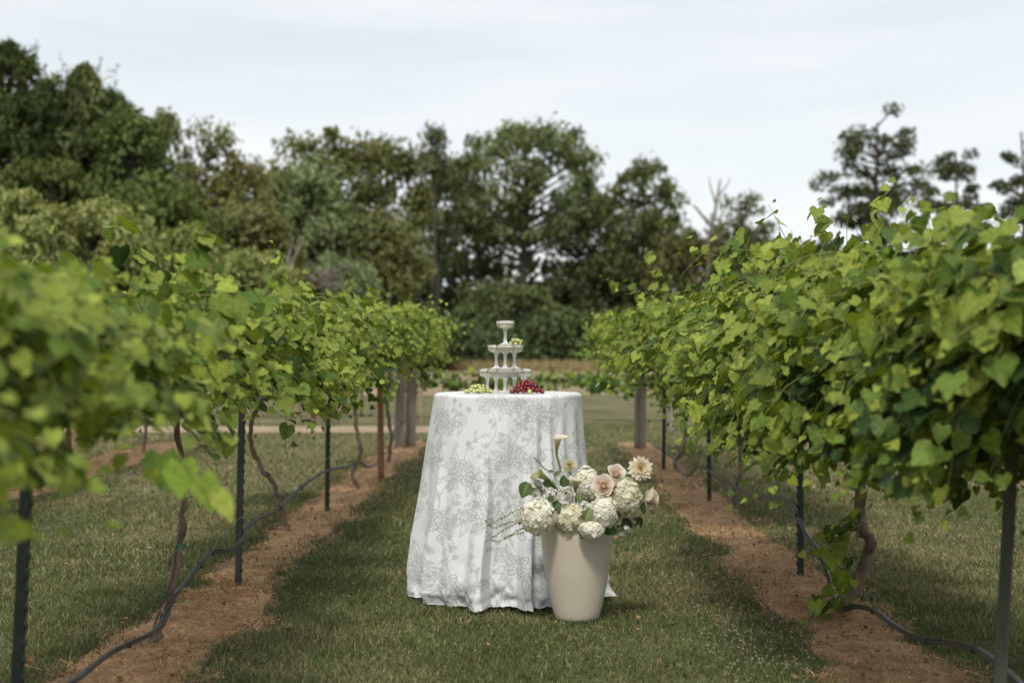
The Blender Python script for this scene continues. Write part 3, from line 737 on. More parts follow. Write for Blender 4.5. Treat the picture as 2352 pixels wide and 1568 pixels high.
# ------------------------------------------------------------------ trees
CARD = np.array([[-.5, 0, 0], [0, -.28, .07], [.5, 0, 0], [.12, .32, .05], [-.3, .25, -.04]])
CARDF = [np.array([[0, 1, 2, 3, 4]])]
def crown_cards(mb, cents, rad, per, size, cols, flat=1.0, elong=1.0, upb=.6):
    n = len(cents) * per
    c = np.repeat(cents, per, 0); r = np.repeat(rad, per)
    d = nrm(rng.normal(0, 1, (n, 3))) * (rng.random((n, 1)) ** .42)
    d[:, 2] *= flat
    pos = c + d * r[:, None]
    nn = nrm(d + rng.normal(0, .7, (n, 3)) + [0, 0, upb]); tt = rng.normal(0, 1, (n, 3))
    if elong > 1: tt = np.cross(nn, rng.normal(0, .4, (n, 3)) + [0, 0, 1.0])
    col = np.repeat(cols, per, 0) * rng.uniform(.82, 1.18, (n, 1))
    s = size * rng.uniform(.6, 1.4, n)
    scatter(mb, CARD, CARDF, pos, frames(nn, tt), np.stack([s * elong, s, s], -1), col)

def make_tree(name, label, u, vtop, wpx, d, vbot, col, kind='broad', nclump=70, per=75, size=.26, seed=0, cat='tree', group='trees behind the vineyard', crad=None, trunk_lean=0, gap=1.0, tw=.22, ztop=None, bark=None):
    x = (u - 1207) / FPX * d; H = CAMZ + (797 - vtop) / FPX * d; W = wpx / FPX * d; zb = max(0.0, CAMZ + (797 - vbot) / FPX * d)
    root = empty(name, (x, d, 0), label, cat, group)
    ch = H - zb; crad = crad or .13 * max(W, ch * .7)
    cs = []; rs = []; cc = []
    if kind in ('broad', 'bush'):
        W = W * 1.08
        while len(cs) < nclump:
            p = nrm(rng.normal(0, 1, 3)); p = p / np.max(np.abs(p)) ** .55 * rng.uniform(.35, 1) ** .45
            z = p[2] * .5 + .5; nar = 1 - .25 * max(0, z - .6) / .4
            q = np.array([p[0] * (W / 2 - crad * .5) * nar, p[1] * (W / 2 - crad) * .8, zb + crad * .3 + z * (ch - crad * 1.0)])
            cs.append(q); rs.append(crad * rng.uniform(.5, 1.3)); cc.append(np.array(col) * rng.uniform(.85, 1.2) * np.array([rng.uniform(.94, 1.08), 1, rng.uniform(.9, 1.1)]))
        flat = .75
    elif kind == 'cedar':
        for k in range(nclump):
            t = rng.random() ** .85
            rr = W / 2 * (1 - t) ** .55 * rng.uniform(.3, 1.0) + .05; a = rng.uniform(0, 6.28)
            cs.append(np.array([rr * math.cos(a), rr * math.sin(a), zb + t * (ch - .6)])); rs.append(crad * (1.1 - .6 * t) * rng.uniform(.5, 1.2)); cc.append(np.array(col) * rng.uniform(.6, 1.5) * np.array([rng.uniform(.9, 1.25), 1, rng.uniform(.8, 1.1)]))
            if False:
                for g in range(1, 4):
                    cs.append(cs[-1] + np.array([math.cos(a) * .12, math.sin(a) * .12, .22])); rs.append(crad * (.30 - .08 * g)); cc.append(cc[-1])
        flat = 1.3
    elif kind == 'pine':
        for k in range(nclump):
            t = rng.random() * .96
            lay = W / 2 * (.35 + .75 * math.sin(math.pi * min(1, (1 - t) * .75 + .12))) 
            a = rng.uniform(0, 6.28); rr = lay * rng.uniform(.25, 1.0)
            cs.append(np.array([rr * math.cos(a), rr * math.sin(a), zb + round(t * 9) / 9 * (ch - crad * .5) + rng.normal(0, .3) - .05 * rr])); rs.append(crad * rng.uniform(.55, 1.1)); cc.append(np.array(col) * rng.uniform(.75, 1.25))
        flat = .58
    cs, rs, cc = np.array(cs), np.array(rs), np.array(cc) * np.array([2.1, 2.1, 1.95])
    mb = MB(); crown_cards(mb, cs, rs, per, size, cc, flat, 2.2 if kind == 'cedar' else 1.3)
    if kind == 'cedar':
        nw = 46; a = rng.uniform(0, 6.28, nw); t = rng.uniform(.35, 1.0, nw); r0 = W / 2 * (1 - t) ** .55
        for g in range(nw):
            k = rng.random(46); Lw = rng.uniform(.6, 1.5); dv = np.array([math.cos(a[g]) * .45, math.sin(a[g]) * .45, 1.0])
            pc = np.array([r0[g] * math.cos(a[g]), r0[g] * math.sin(a[g]), zb + t[g] * (ch - 1.2)]) + k[:, None] * Lw * dv + rng.normal(0, 1, (46, 3)) * (.16 * (1 - k) + .02)[:, None]
            sw = size * .8 * (1.1 - .6 * k)
            scatter(mb, CARD, CARDF, pc, frames(rng.normal(0, 1, (46, 3)), np.cross(dv, rng.normal(0, 1, (46, 3)))), np.stack([sw * 2.2, sw * .7, sw], -1), np.array(col) * 1.7 * rng.uniform(.6, 1.4, (46, 1)))
    mb.build('crown', M_tree, root)
    tb = MB()
    zt = (H - crad * .6) if kind != 'broad' and kind != 'bush' else zb + ch * .7
    k = np.linspace(-.1, zt, 9); lean = trunk_lean
    P = np.stack([lean * k + .12 * np.sin(k * .5 + seed), .1 * np.cos(k * .4), k], -1)
    tube(tb, P, tw * np.linspace(1, .3, 9), 8)
    m_ = min(len(cs), 46)
    for q in cs[rng.permutation(len(cs))[:m_]]:
        if kind == 'cedar' and rng.random() < .6: continue
        hz = np.clip(q[2] - (.25 if kind == 'pine' else .45) * np.hypot(q[0], q[1]) - .3, max(zb * .7, .3), zt)
        s = np.array([np.interp(hz, k, P[:, 0]), np.interp(hz, k, P[:, 1]), hz])
        mid = (s + q) / 2 + rng.normal(0, .15, 3) + [0, 0, -.1]
        tube(tb, spline([s, mid, q], 3), np.linspace(tw * .34, tw * .08, 7), 4, cap=False)
    tb.build('trunk', bark or M_treebark, root, smooth=True, color=False)
    return root

olive, deep, mid, grey, brown = (.085, .10, .032), (.040, .060, .024), (.070, .095, .036), (.092, .118, .062), (.115, .098, .042)
T = make_tree
# far-left junipers, about 50 m away
T('juniper_tree', 'tallest dark juniper, cut by the left picture edge', 20, 72, 360, 50, 640, deep, 'cedar', 130, 80, .17, 1, crad=.75)
T('juniper_tree', 'dark juniper with ragged top right of the tallest one', 110, 150, 330, 52, 640, (.05, .07, .032), 'cedar', 120, 80, .17, 2, crad=.7)
T('juniper_tree', 'pointed grey-green juniper with a thin leader, third from the left', 190, 122, 300, 51, 650, (.058, .075, .035), 'cedar', 120, 80, .17, 3, crad=.65)
T('juniper_tree', 'small pointed juniper on the slope of the treeline, fourth from the left', 262, 185, 260, 52, 660, (.05, .075, .025), 'cedar', 110, 80, .17, 4, crad=.65)
T('broadleaf_tree', 'bright green leafy tree just right of the junipers', 300, 235, 200, 50, 660, (.055, .078, .028), 'broad', 80, 80, .20, 5, crad=.75)
T('broadleaf_tree', 'brownish green tree with thin crown below the sky dip at left', 372, 232, 150, 60, 600, (.085, .095, .042), 'broad', 60, 60, .2, 6, crad=.7)
T('broadleaf_tree', 'round-topped olive tree on the left, right of the brownish one', 478, 262, 170, 62, 640, (.092, .10, .04), 'broad', 75, 62, .2, 7, crad=.8)
T('broadleaf_tree', 'low olive tree filling the dip between left and middle trees', 545, 335, 170, 62, 690, (.085, .085, .035), 'broad', 80, 70, .2, 8, crad=.8)
T('broadleaf_tree', 'dark dense tree standing under the left junipers', 120, 330, 330, 47, 720, (.045, .058, .02), 'broad', 120, 80, .2, 9, crad=.9)
T('broadleaf_tree', 'mid green dense tree below the dip, left of the grey-green one', 330, 400, 340, 47, 720, (.055, .075, .024), 'broad', 120, 80, .2, 10, crad=.9)
T('broadleaf_tree', 'yellowish brown tree left of the dead branches', 560, 440, 250, 50, 720, (.085, .092, .040), 'broad', 100, 80, .2, 11, crad=.85)
# feathery bushes in front at left
GB = 'feathery bushes behind the left vine row'
for i, (u, v, w, dd, lab) in enumerate(((30, 420, 300, 33, 'feathery olive bush at the left edge above the blurred vine'), (230, 445, 300, 34, 'feathery olive bush, second from the left edge'), (410, 500, 260, 35, 'feathery olive bush with a pale upright plume'), (560, 560, 240, 36, 'feathery dull olive bush behind the left row canopy'))):
    T('feathery_bush', lab, u, v, w, dd, 800, (.12, .135, .055), 'bush', 110, 80, .13, 20 + i, cat='bush', group=GB, crad=.42)
# middle group
T('broadleaf_tree', 'large ragged open tree left of the middle with sky gaps', 740, 272, 300, 78, 600, (.078, .088, .036), 'broad', 85, 70, .27, 30, crad=1.0)
T('broadleaf_tree', 'large tree with dark leafy top left of the slim tree', 880, 278, 220, 80, 640, (.070, .078, .032), 'broad', 85, 70, .27, 31, crad=1.05)
T('broadleaf_tree', 'grey-green rounded tree in front of the ragged tree', 690, 350, 240, 66, 700, grey, 'broad', 120, 80, .24, 32, crad=1.0)
T('broadleaf_tree', 'dull olive tree low between the grey-green one and the slim tree', 860, 470, 240, 66, 760, (.082, .09, .042), 'broad', 110, 80, .24, 33, crad=.95)
T('broadleaf_tree', 'silvery green bushy tree behind the dead branches', 770, 560, 200, 60, 800, (.085, .11, .06), 'broad', 90, 80, .2, 34, crad=.75)
T('slim_tree', 'slim tall tree with a narrow loose crown between the two big crowns', 996, 272, 72, 86, 420, (.055, .068, .035), 'broad', 30, 50, .22, 35, crad=.75, tw=.16)
T('broadleaf_tree', 'thin lower tree under the slim one with bright sky gaps', 1005, 400, 130, 88, 600, (.045, .058, .03), 'broad', 34, 40, .25, 36, crad=.85)
# big central oak: two lobes of one crown
oak = T('oak_tree', 'biggest tree of the picture, broad two-lobed crown above the glass tower', 1205, 264, 365, 90, 575, (.078, .096, .046), 'broad', 150, 75, .28, 40, crad=1.1, tw=.35)
T('broadleaf_tree', 'thin ragged tree with drooping arms right of the biggest tree', 1475, 350, 190, 88, 620, (.062, .075, .03), 'broad', 62, 60, .26, 41, crad=.85)
T('broadleaf_tree', 'open twiggy tree behind the pale dead snag', 1700, 425, 150, 92, 640, (.07, .08, .038), 'broad', 55, 55, .26, 42, crad=.9)
T('broadleaf_tree', 'thin see-through tree filling the left foot of the biggest tree', 1100, 440, 230, 94, 640, (.055, .075, .036), 'broad', 75, 34, .26, 43, crad=.8)
T('broadleaf_tree', 'thin see-through tree filling the right foot of the biggest tree', 1330, 470, 220, 94, 640, (.055, .075, .036), 'broad', 70, 34, .26, 44, crad=.8)
T('broadleaf_tree', 'dark low-branched tree under the ragged drooping tree', 1500, 470, 220, 93, 660, (.05, .062, .03), 'broad', 75, 45, .26, 45, crad=.8)
T('broadleaf_tree', 'thin dark tree joining the slim tree to the biggest tree', 1045, 370, 170, 97, 640, (.058, .072, .034), 'broad', 50, 50, .26, 46, crad=.85)
T('broadleaf_tree', 'thin dark tree joining the biggest tree to the ragged drooping tree', 1405, 420, 190, 97, 650, (.058, .070, .034), 'broad', 50, 50, .26, 47, crad=.85)
# understory
GU = 'understory bushes at the field edge'
und = [(1000, 600, 200, 92, 'dark bush low under the slim tree', (.035, .045, .022)), (1170, 625, 250, 84, 'large rounded green bush above and behind the glass tower', (.060, .076, .034)), (1330, 600, 220, 90, 'dark brownish bush right of the rounded green bush', (.048, .052, .026)), (1090, 720, 220, 82, 'low grey-green bush left behind the glass tower', (.052, .072, .036)),
       (1280, 700, 240, 84, 'low green bush right behind the glass tower', (.055, .075, .036)), (1430, 560, 240, 88, 'dark dense bush under the ragged tree', (.045, .052, .024)), (1590, 510, 230, 84, 'olive bush left of the pale snag', (.060, .062, .026)), (1730, 525, 220, 84, 'olive bush right of the pale snag', (.055, .06, .026)),
       (940, 680, 220, 76, 'dark bush behind the far end of the left row', (.04, .05, .025)), (1460, 690, 260, 84, 'dark bush behind the far end of the right row', (.035, .045, .02)), (1890, 530, 260, 86, 'dark bush behind the right vines, left of the pines', (.035, .045, .022)), (2090, 540, 300, 86, 'dark bush below the big pine', (.03, .04, .02)), (2290, 560, 260, 86, 'dark bush below the rightmost pines', (.03, .04, .02)),
       (2480, 560, 260, 86, 'dark bush beyond the right picture edge side', (.03, .04, .02))]
for i, (u, v, w, dd, lab, c) in enumerate(und[:13]):
    T('bush', lab, u, v, w, dd, 850, c, 'bush', 95, 75, .27, 50 + i, cat='bush', group=GU, crad=1.0)
# pines
GPN = 'tall pines at the right'
T('pine_tree', 'biggest pine at the right with layered open crown', 2010, 262, 240, 85, 560, (.036, .046, .02), 'pine', 84, 90, .21, 70, group=GPN, crad=.95, tw=.25)
T('pine_tree', 'smaller rounded pine between the biggest one and the edge', 2190, 338, 130, 88, 545, (.042, .05, .024), 'pine', 42, 75, .21, 71, group=GPN, crad=.8, tw=.16)
T('pine_tree', 'slender pine cut by the right picture edge', 2345, 285, 110, 82, 580, (.036, .046, .022), 'pine', 30, 80, .22, 72, group=GPN, crad=.8, tw=.2, bark=M_treebark)
# pale snag
def dead(label, base, branches, r0, name='dead_tree'):
    root = empty(name, base, label, 'dead tree')
    m = MB()
    for i, (pts, r) in enumerate(branches):
        P = spline(np.array(pts, float) - np.array(base), 5); tube(m, P + rng.normal(0, .01, P.shape), np.linspace(r, r * .25, len(P)), 6)
    m.build('trunk', M_deadwood, root, smooth=True, color=False)
    return root
b0 = at(1640, 845, 83) * [1, 1, 0]
dead('pale leafless snag with forked top left of the open twiggy tree', b0, [([b0, at(1625, 600, 83), at(1640, 500, 83), at(1655, 412, 83)], .22), ([at(1635, 520, 83), at(1600, 480, 82.5), at(1590, 470, 82)], .1), ([at(1645, 470, 83), at(1632, 430, 83), at(1628, 405, 83)], .07), ([at(1650, 450, 83), at(1670, 425, 83), at(1676, 408, 83)], .06), ([at(1630, 560, 83), at(1665, 530, 83), at(1690, 500, 83)], .08), ([at(1625, 600, 83), at(1660, 590, 83)], .07)], .2)
b1 = at(640, 850, 46) * [1, 1, 0]
dead('leaning bare forked pale trunk above the left row canopy', b1, [([b1, at(650, 680, 46), at(668, 610, 46), at(697, 552, 46)], .12), ([at(660, 640, 46), at(663, 590, 46), at(672, 545, 46)], .07)], .1)
b2 = at(770, 840, 46) * [1, 1, 0]
br = [([b2, at(760, 700, 46), at(750, 640, 46), at(810, 606, 45.5)], .10)]
for k in range(26):
    a = at(745 + rng.normal(0, 20), 650 + rng.normal(0, 12), 45.8); e = at(700 + rng.uniform(0, 125), 592 + rng.uniform(0, 75), 45.5 + rng.normal(0, .5))
    br.append(([a, (a + e) / 2 + rng.normal(0, .12, 3), e], rng.uniform(.02, .045)))
dead('tangle of bare grey fallen branches above the left row canopy', b2, br, .1)

# far wood closing the horizon
mb = MB(); n = 30000
x = rng.uniform(-75, 75, n); y = rng.uniform(100, 112, n); top = 6.5 + 2.5 * fnoise(x * .15, x * 0, 5, 3) + np.where(x < -22, 4, 0)
z = rng.random(n) ** .8 * top
scatter(mb, CARD, CARDF, np.stack([x, y, z], -1), frames(rng.normal(0, 1, (n, 3)) + [0, -.6, .5], rng.normal(0, 1, (n, 3))), rng.uniform(.4, .8, n), np.array([.035, .045, .022]) * rng.uniform(.5, 1.4, (n, 1)))
tag(mb.build('distant_woods', M_tree), label='dark mass of distant woods behind the trees', kind='stuff')
# tall dry grass where the field meets the trees
mb = MB(); n = 26000; x = rng.uniform(-14, 24, n); y = rng.uniform(76, 86, n)
blades(mb, x, y, rng.uniform(.3, .75, n), np.full(n, .05), .3, np.array([.34, .28, .15]) * rng.uniform(.6, 1.25, (n, 1)))
tag(mb.build('tall_grass', M_straw), label='tall dry grass along the far field edge', kind='stuff')

# ------------------------------------------------------------------ tablecloth
TX, TY, TZ = -0.089, 7.40, 1.063
TR = .381
def cloth_pattern(W, H, ppm):
    A = np.zeros((H, W), np.float32); g = np.random.default_rng(5)
    def stroke(P, w=1.0, a=.8):
        P = np.asarray(P, float) * ppm
        seg = np.linalg.norm(np.diff(P, axis=0), axis=1); L = np.concatenate([[0], np.cumsum(seg)])
        if L[-1] < 1: return
        t = np.arange(0, L[-1], .5); xx = np.interp(t, L, P[:, 0]); yy = np.interp(t, L, P[:, 1])
        ix, iy = np.floor(xx).astype(int), np.floor(yy).astype(int); fx, fy = xx - ix, yy - iy
        for dx, dy, ww in ((0, 0, (1 - fx) * (1 - fy)), (1, 0, fx * (1 - fy)), (0, 1, (1 - fx) * fy), (1, 1, fx * fy)):
            X = (ix + dx) % W; Y = iy + dy; k = (Y >= 0) & (Y < H)
            np.maximum.at(A, (Y[k], X[k]), (a * np.minimum(1, ww[k] * 1.7 * w)).astype(np.float32))
    def wash(cx, cy, rx, ry, a):
        x0, x1 = int((cx - rx) * ppm), int((cx + rx) * ppm); y0, y1 = max(0, int((cy - ry) * ppm)), min(H, int((cy + ry) * ppm))
        if y1 <= y0: return
        X, Y = np.meshgrid(np.arange(x0, x1), np.arange(y0, y1)); q = ((X / ppm - cx) / rx) ** 2 + ((Y / ppm - cy) / ry) ** 2
        k = q < 1; np.maximum.at(A, (Y[k], X[k] % W), (a * (1 - q[k])).astype(np.float32))
    def leaf(x, y, ang, L, a=.7, hatch=True):
        t = np.linspace(0, 1, 14); wv = .19 * L * np.sin(np.pi * t ** .8); bend = .14 * L * np.sin(np.pi * t) * g.choice([-1, 1])
        c, s = math.cos(ang), math.sin(ang)
        def tr_(a_, b_): return np.stack([x + a_ * c - b_ * s, y + a_ * s + b_ * c], -1)
        stroke(tr_(t * L, bend + wv), 1, a); stroke(tr_(t * L, bend - wv), 1, a); stroke(tr_(t * L, bend), .8, a * .7)
        if hatch:
            for q in np.linspace(.15, .8, max(2, int(L / .022))):
                i = q * 13; w0 = np.interp(q, t, wv); b0 = np.interp(q, t, bend)
                stroke(tr_(np.array([q * L, (q + .10) * L]), np.array([b0, b0 - w0 * .9])), .7, a * .5)
    def bloom(x, y, Rr, a=.75):
        wash(x, y, Rr * 1.05, Rr * 1.0, .10 if Rr > .045 else .03)
        for ring, (rr, n) in enumerate(((.28, 5), (.52, 7), (.78, 9), (1.0, 10)) if Rr > .045 else ((.45, 4), (1.0, 6)) if Rr > .022 else ((1.0, 5),)):
            off = g.uniform(0, 6.28)
            for i in range(n):
                if ring == 3 and g.random() < .2: continue
                th = off + i * 2 * np.pi / n; w = np.pi / n * 1.15
                t = np.linspace(-1, 1, 12); r = Rr * rr * (1 - .35 * np.abs(t) ** 2.5 + .05 * np.sin(t * 9 + i)); an = th + t * w
                stroke(np.stack([x + r * np.cos(an), y + r * np.sin(an) * .9], -1), 1, a)
                for k in range(2 if Rr > .045 else 0):
                    aa = th + g.uniform(-.6, .6) * w; r0, r1 = Rr * rr * g.uniform(.62, .75), Rr * rr * g.uniform(.8, .95)
                    stroke(np.array([[x + r0 * math.cos(aa), y + r0 * math.sin(aa) * .9], [x + r1 * math.cos(aa), y + r1 * math.sin(aa) * .9]]), .7, a * .6)
    def sprig(x, y, ang, L, n=5):
        t = np.linspace(0, 1, 10); c, s = math.cos(ang), math.sin(ang); b = .18 * L * np.sin(t * 3) * g.choice([-1, 1])
        P = np.stack([x + t * L * c - b * s, y + t * L * s + b * c], -1); stroke(P, .9, .6)
        for i in range(n):
            p = P[2 + i * 7 // max(1, n - 1) if n > 1 else 5]; q = ang + g.choice([-1, 1]) * g.uniform(.5, 1.1); l2 = L * g.uniform(.18, .34)
            if g.random() < .5: leaf(p[0], p[1], q, l2, .6, False)
            else:
                e = p + l2 * np.array([math.cos(q), math.sin(q)]); stroke([p, e], .7, .55); th = np.linspace(0, 6.3, 9); rr = .011
                stroke(np.stack([e[0] + rr * np.cos(th) * (1 + .3 * np.cos(5 * th)), e[1] + rr * np.sin(th)], -1), 1, .65); stroke(np.stack([e[0] + rr * .4 * np.cos(th), e[1] + rr * .4 * np.sin(th)], -1), 1, .6)
    Wm, Hm = W / ppm, H / ppm; nx = 9; ny = 4
    for i in range(nx):
        for j in range(ny + 1):
            cx = (i + .5 * (j % 2) + .2) * Wm / nx + g.uniform(-.05, .05); cy = (j + .15 + .35 * (i % 2)) * Hm / ny + g.uniform(-.045, .045)
            bloom(cx, cy, g.uniform(.058, .072)); bloom(cx + .06, cy + .05, .036, .65); bloom(cx - .055, cy + .055, .030, .6)
            for q in range(5): leaf(cx + .06 * math.cos(2.6 + q * .42), cy + .05 * math.sin(2.6 + q * .42), 2.4 + q * .45, g.uniform(.06, .09))
            for q in range(3): leaf(cx + .05 * math.cos(1.2 - q * .5), cy + .06 * math.sin(1.2 - q * .5), 1.5 - q * .6, g.uniform(.05, .075), .65)
            sprig(cx, cy - .06, -1.3 + g.normal(0, .3), .15, 6); sprig(cx + .06, cy + .02, -.4 + g.normal(0, .3), .13, 5); sprig(cx - .02, cy + .07, 1.7 + g.normal(0, .3), .14, 6)
            fx, fy = cx + Wm / nx * .5, cy + g.uniform(-.02, .03)
            bloom(fx, fy, .030, .6)
            for q in range(3): leaf(fx - .01, fy + .01, 1.8 + q * .7, g.uniform(.06, .10), .65)
            sprig(fx, fy - .03, -1.8 + g.normal(0, .4), .12, 5)
            bloom(fx + g.uniform(-.06, .06), fy + .12, .016, .6)
    return A

def smooth_interp(th, keys):
    k = np.array(keys); t = th; i = np.clip(np.searchsorted(k[:, 0], t) - 1, 0, len(k) - 2)
    f = np.clip((t - k[i, 0]) / (k[i + 1, 0] - k[i, 0]), 0, 1); f = f * f * (3 - 2 * f)
    return k[i, 1] * (1 - f) + k[i + 1, 1] * f

def ss(a, b, x): t = np.clip((x - a) / (b - a), 0, 1); return t * t * (3 - 2 * t)

fold_lo = [(-3.3, .0), (-3.0, .04), (-2.75, -.03), (-2.4, .04), (-2.1, -.03), (-1.85, .035), (-1.62, -.015), (-1.42, .03), (-1.2, -.02), (-1.02, .004), (-.90, .038), (-.78, -.012), (-.62, .006), (-.47, -.008), (-.30, .052), (-.235, .050), (-.19, -.056), (0, -.062), (.12, -.045), (.2, .035), (.25, .042), (.33, -.045), (.45, -.03), (.56, .035), (.68, -.035), (.82, .035), (.97, -.03), (1.12, .035), (1.27, -.03), (1.45, .04), (1.65, -.02), (1.9, .04), (2.2, -.03), (2.5, .04), (2.8, -.03), (3.3, .0)]
fold_hi = [(-3.3, 0), (-2.5, .01), (-2.0, -.01), (-1.5, .008), (-1.1, -.006), (-.7, .006), (-.35, .002), (-.12, .016), (-.02, .008), (.08, -.022), (.25, -.016), (.36, .014), (.44, -.014), (.55, .010), (.64, -.016), (.76, .012), (.88, -.016), (1.02, .012), (1.2, -.012), (1.4, .01), (2, -.01), (3.3, 0)]
th = np.concatenate([np.linspace(-np.pi, -1.75, 90, endpoint=False), np.linspace(-1.75, 1.75, 900, endpoint=False), np.linspace(1.75, np.pi, 90, endpoint=False)])
rings_top = np.concatenate([np.linspace(.0, .9, 14), np.linspace(.92, 1.0, 12)])[1:]
q = np.linspace(0, 1, 440)
TH, Q = np.meshgrid(th, q, indexing='ij')
sh_ = (1 - Q) ** 1 * .0
amp = ss(.02, .30, Q)
lo = smooth_interp(TH + .02 * np.sin(Q * 9), fold_lo); hi = smooth_interp(TH, fold_hi)
mixq = ss(.12, .85, Q)
# the ridge left of the middle wanders from the middle at the top to the left at the hem
off = amp * (hi * (1 - mixq) * .75 + lo * mixq * 1.12)
left = ss(.2, 1.2, -np.sin(TH) * 1.3); right = ss(.2, 1.2, np.sin(TH) * 1.3)
base = TR + .002 + Q * .085 + left * (.043 * Q ** .9) + right * (.038 * ss(.62, 1, Q) - .02 * np.sin(np.pi * Q)) 
base = base - .02 * ss(.88, 1, Q) * (1 - right)
crump = .012 * (fnoise(TH * 9, Q * 10, 4, 3) - .5) * ss(.1, .9, Q) + .065 * (fnoise(TH * 7 + 40, Q * 16, 8, 2) - .5) * ss(.86, .99, Q)
Rr = base + off + crump
rc = .018
edge = np.clip(Q * 1.05 / (rc * 1.57), 0, 1)
Rr = Rr - (1 - np.sin(edge * np.pi / 2)) * rc
hem = .006 + .020 * fnoise(TH * 5, TH * 0, 9, 2) + .012 * fnoise(TH * 23, TH * 0, 10, 2)
Zz = np.where(Q * 1.05 < rc * 1.57, TZ - rc * (1 - np.cos(edge * np.pi / 2)), TZ - rc - (TZ - rc - hem) * np.clip((Q * 1.05 - rc * 1.57) / (1.05 - rc * 1.57), 0, 1))
Zz = Zz + .018 * (fnoise(TH * 14, Q * 30, 12, 2) - .5) * ss(.9, 1, Q) * (1 - ss(.985, 1, Q))
Zz = np.maximum(Zz, .003 + gz(TX, TY - .45))
V = np.stack([TX + Rr * np.sin(TH), TY - Rr * np.cos(TH), Zz], -1)
ppm = 420; PW, PH = int(2.75 * ppm), int(1.1 * ppm)
PAT = cloth_pattern(PW, PH, ppm)
def samp(s, t):
    X = (s * ppm) % PW; Y = np.clip(t * ppm, 0, PH - 2); ix, iy = X.astype(int), Y.astype(int); fx, fy = X - ix, Y - iy
    g = lambda a, b: PAT[b, a % PW]
    return (g(ix, iy) * (1 - fx) + g(ix + 1, iy) * fx) * (1 - fy) + (g(ix, iy + 1) * (1 - fx) + g(ix + 1, iy + 1) * fx) * fy
s_ = (TH + np.pi) / (2 * np.pi) * 2.75
P_ = samp(s_, .03 + Q * 1.03)
white = np.array([.82, .84, .89]); ink = np.array([.19, .225, .17])
colC = white + (ink - white) * (P_ * .88)[..., None]
nt, nq = TH.shape
i = np.arange(nt)[:, None]; i2 = (i + 1) % nt; j = np.arange(nq - 1)[None]
F = np.stack([i * nq + j, i * nq + j + 1, i2 * nq + j + 1, i2 * nq + j], -1).reshape(-1, 4)
cb = MB(); cb.add(V.reshape(-1, 3), F, colC.reshape(-1, 3))
# top disc
TT, RR2 = np.meshgrid(th, np.linspace(.004, 1, 60), indexing='ij')
rad0 = Rr[:, 0]
X2 = TX + RR2 * rad0[:, None] * np.sin(TT); Y2 = TY - RR2 * rad0[:, None] * np.cos(TT)
Pp = samp((X2 - TX) + 1.0, (Y2 - TY) + .5) * .9
Vt = np.stack([X2, Y2, np.full_like(X2, TZ)], -1)
i = np.arange(nt)[:, None]; i2 = (i + 1) % nt; j = np.arange(59)[None]
Ft = np.stack([i * 60 + j, i * 60 + j + 1, i2 * 60 + j + 1, i2 * 60 + j], -1).reshape(-1, 4)
cb.add(Vt.reshape(-1, 3), Ft, (white + (ink - white) * (Pp * .75)[..., None]).reshape(-1, 3))
M_cloth, n_, l_, o_ = newmat('printed_cotton')
a_ = n_.new('ShaderNodeVertexColor'); a_.layer_name = 'Col'
p_ = principled(n_, rough=.85); p_.inputs['Specular IOR Level'].default_value = .2; p_.inputs['Sheen Weight'].default_value = .15
tr_n = n_.new('ShaderNodeBsdfTranslucent'); ms_ = n_.new('ShaderNodeMixShader'); ms_.inputs[0].default_value = .12
wv = n_.new('ShaderNodeTexNoise'); wv.inputs['Scale'].default_value = 900; tcx = n_.new('ShaderNodeTexCoord'); bp = n_.new('ShaderNodeBump'); bp.inputs['Strength'].default_value = .08; bp.inputs['Distance'].default_value = .001
l_.new(tcx.outputs['Object'], wv.inputs['Vector']); l_.new(wv.outputs['Fac'], bp.inputs['Height']); l_.new(bp.outputs[0], p_.inputs['Normal'])
l_.new(a_.outputs[0], p_.inputs['Base Color']); l_.new(a_.outputs[0], tr_n.inputs[0]); l_.new(p_.outputs[0], ms_.inputs[1]); l_.new(tr_n.outputs[0], ms_.inputs[2]); l_.new(ms_.outputs[0], o_.inputs[0])
cloth = cb.build('tablecloth', M_cloth, smooth=True)
tag(cloth, 'floor-length white cloth with grey-green floral print draped over the tall round table', 'tablecloth')
# the table it hides
troot = empty('cocktail_table', (TX, TY, 0), 'tall round cocktail table wholly under the floral cloth', 'table')
M_tab = mat_noise('laminate', (.4, .36, .3), (.45, .4, .34), 10, .5)
m = MB(); lathe(m, [(0, TZ - .03), (TR - .012, TZ - .03), (TR - .012, TZ - .005), (0, TZ - .005)], 64); m.build('tabletop', M_tab, troot, color=False)
m = MB(); lathe(m, [(0.03, .02), (.03, TZ - .03)], 24); m.build('pole', M_steelgrey, troot, color=False)
m = MB(); lathe(m, [(0, .015), (.24, .015), (.24, .03), (.05, .05), (0, .05)], 32); m.build('base', M_steelgrey, troot, color=False)

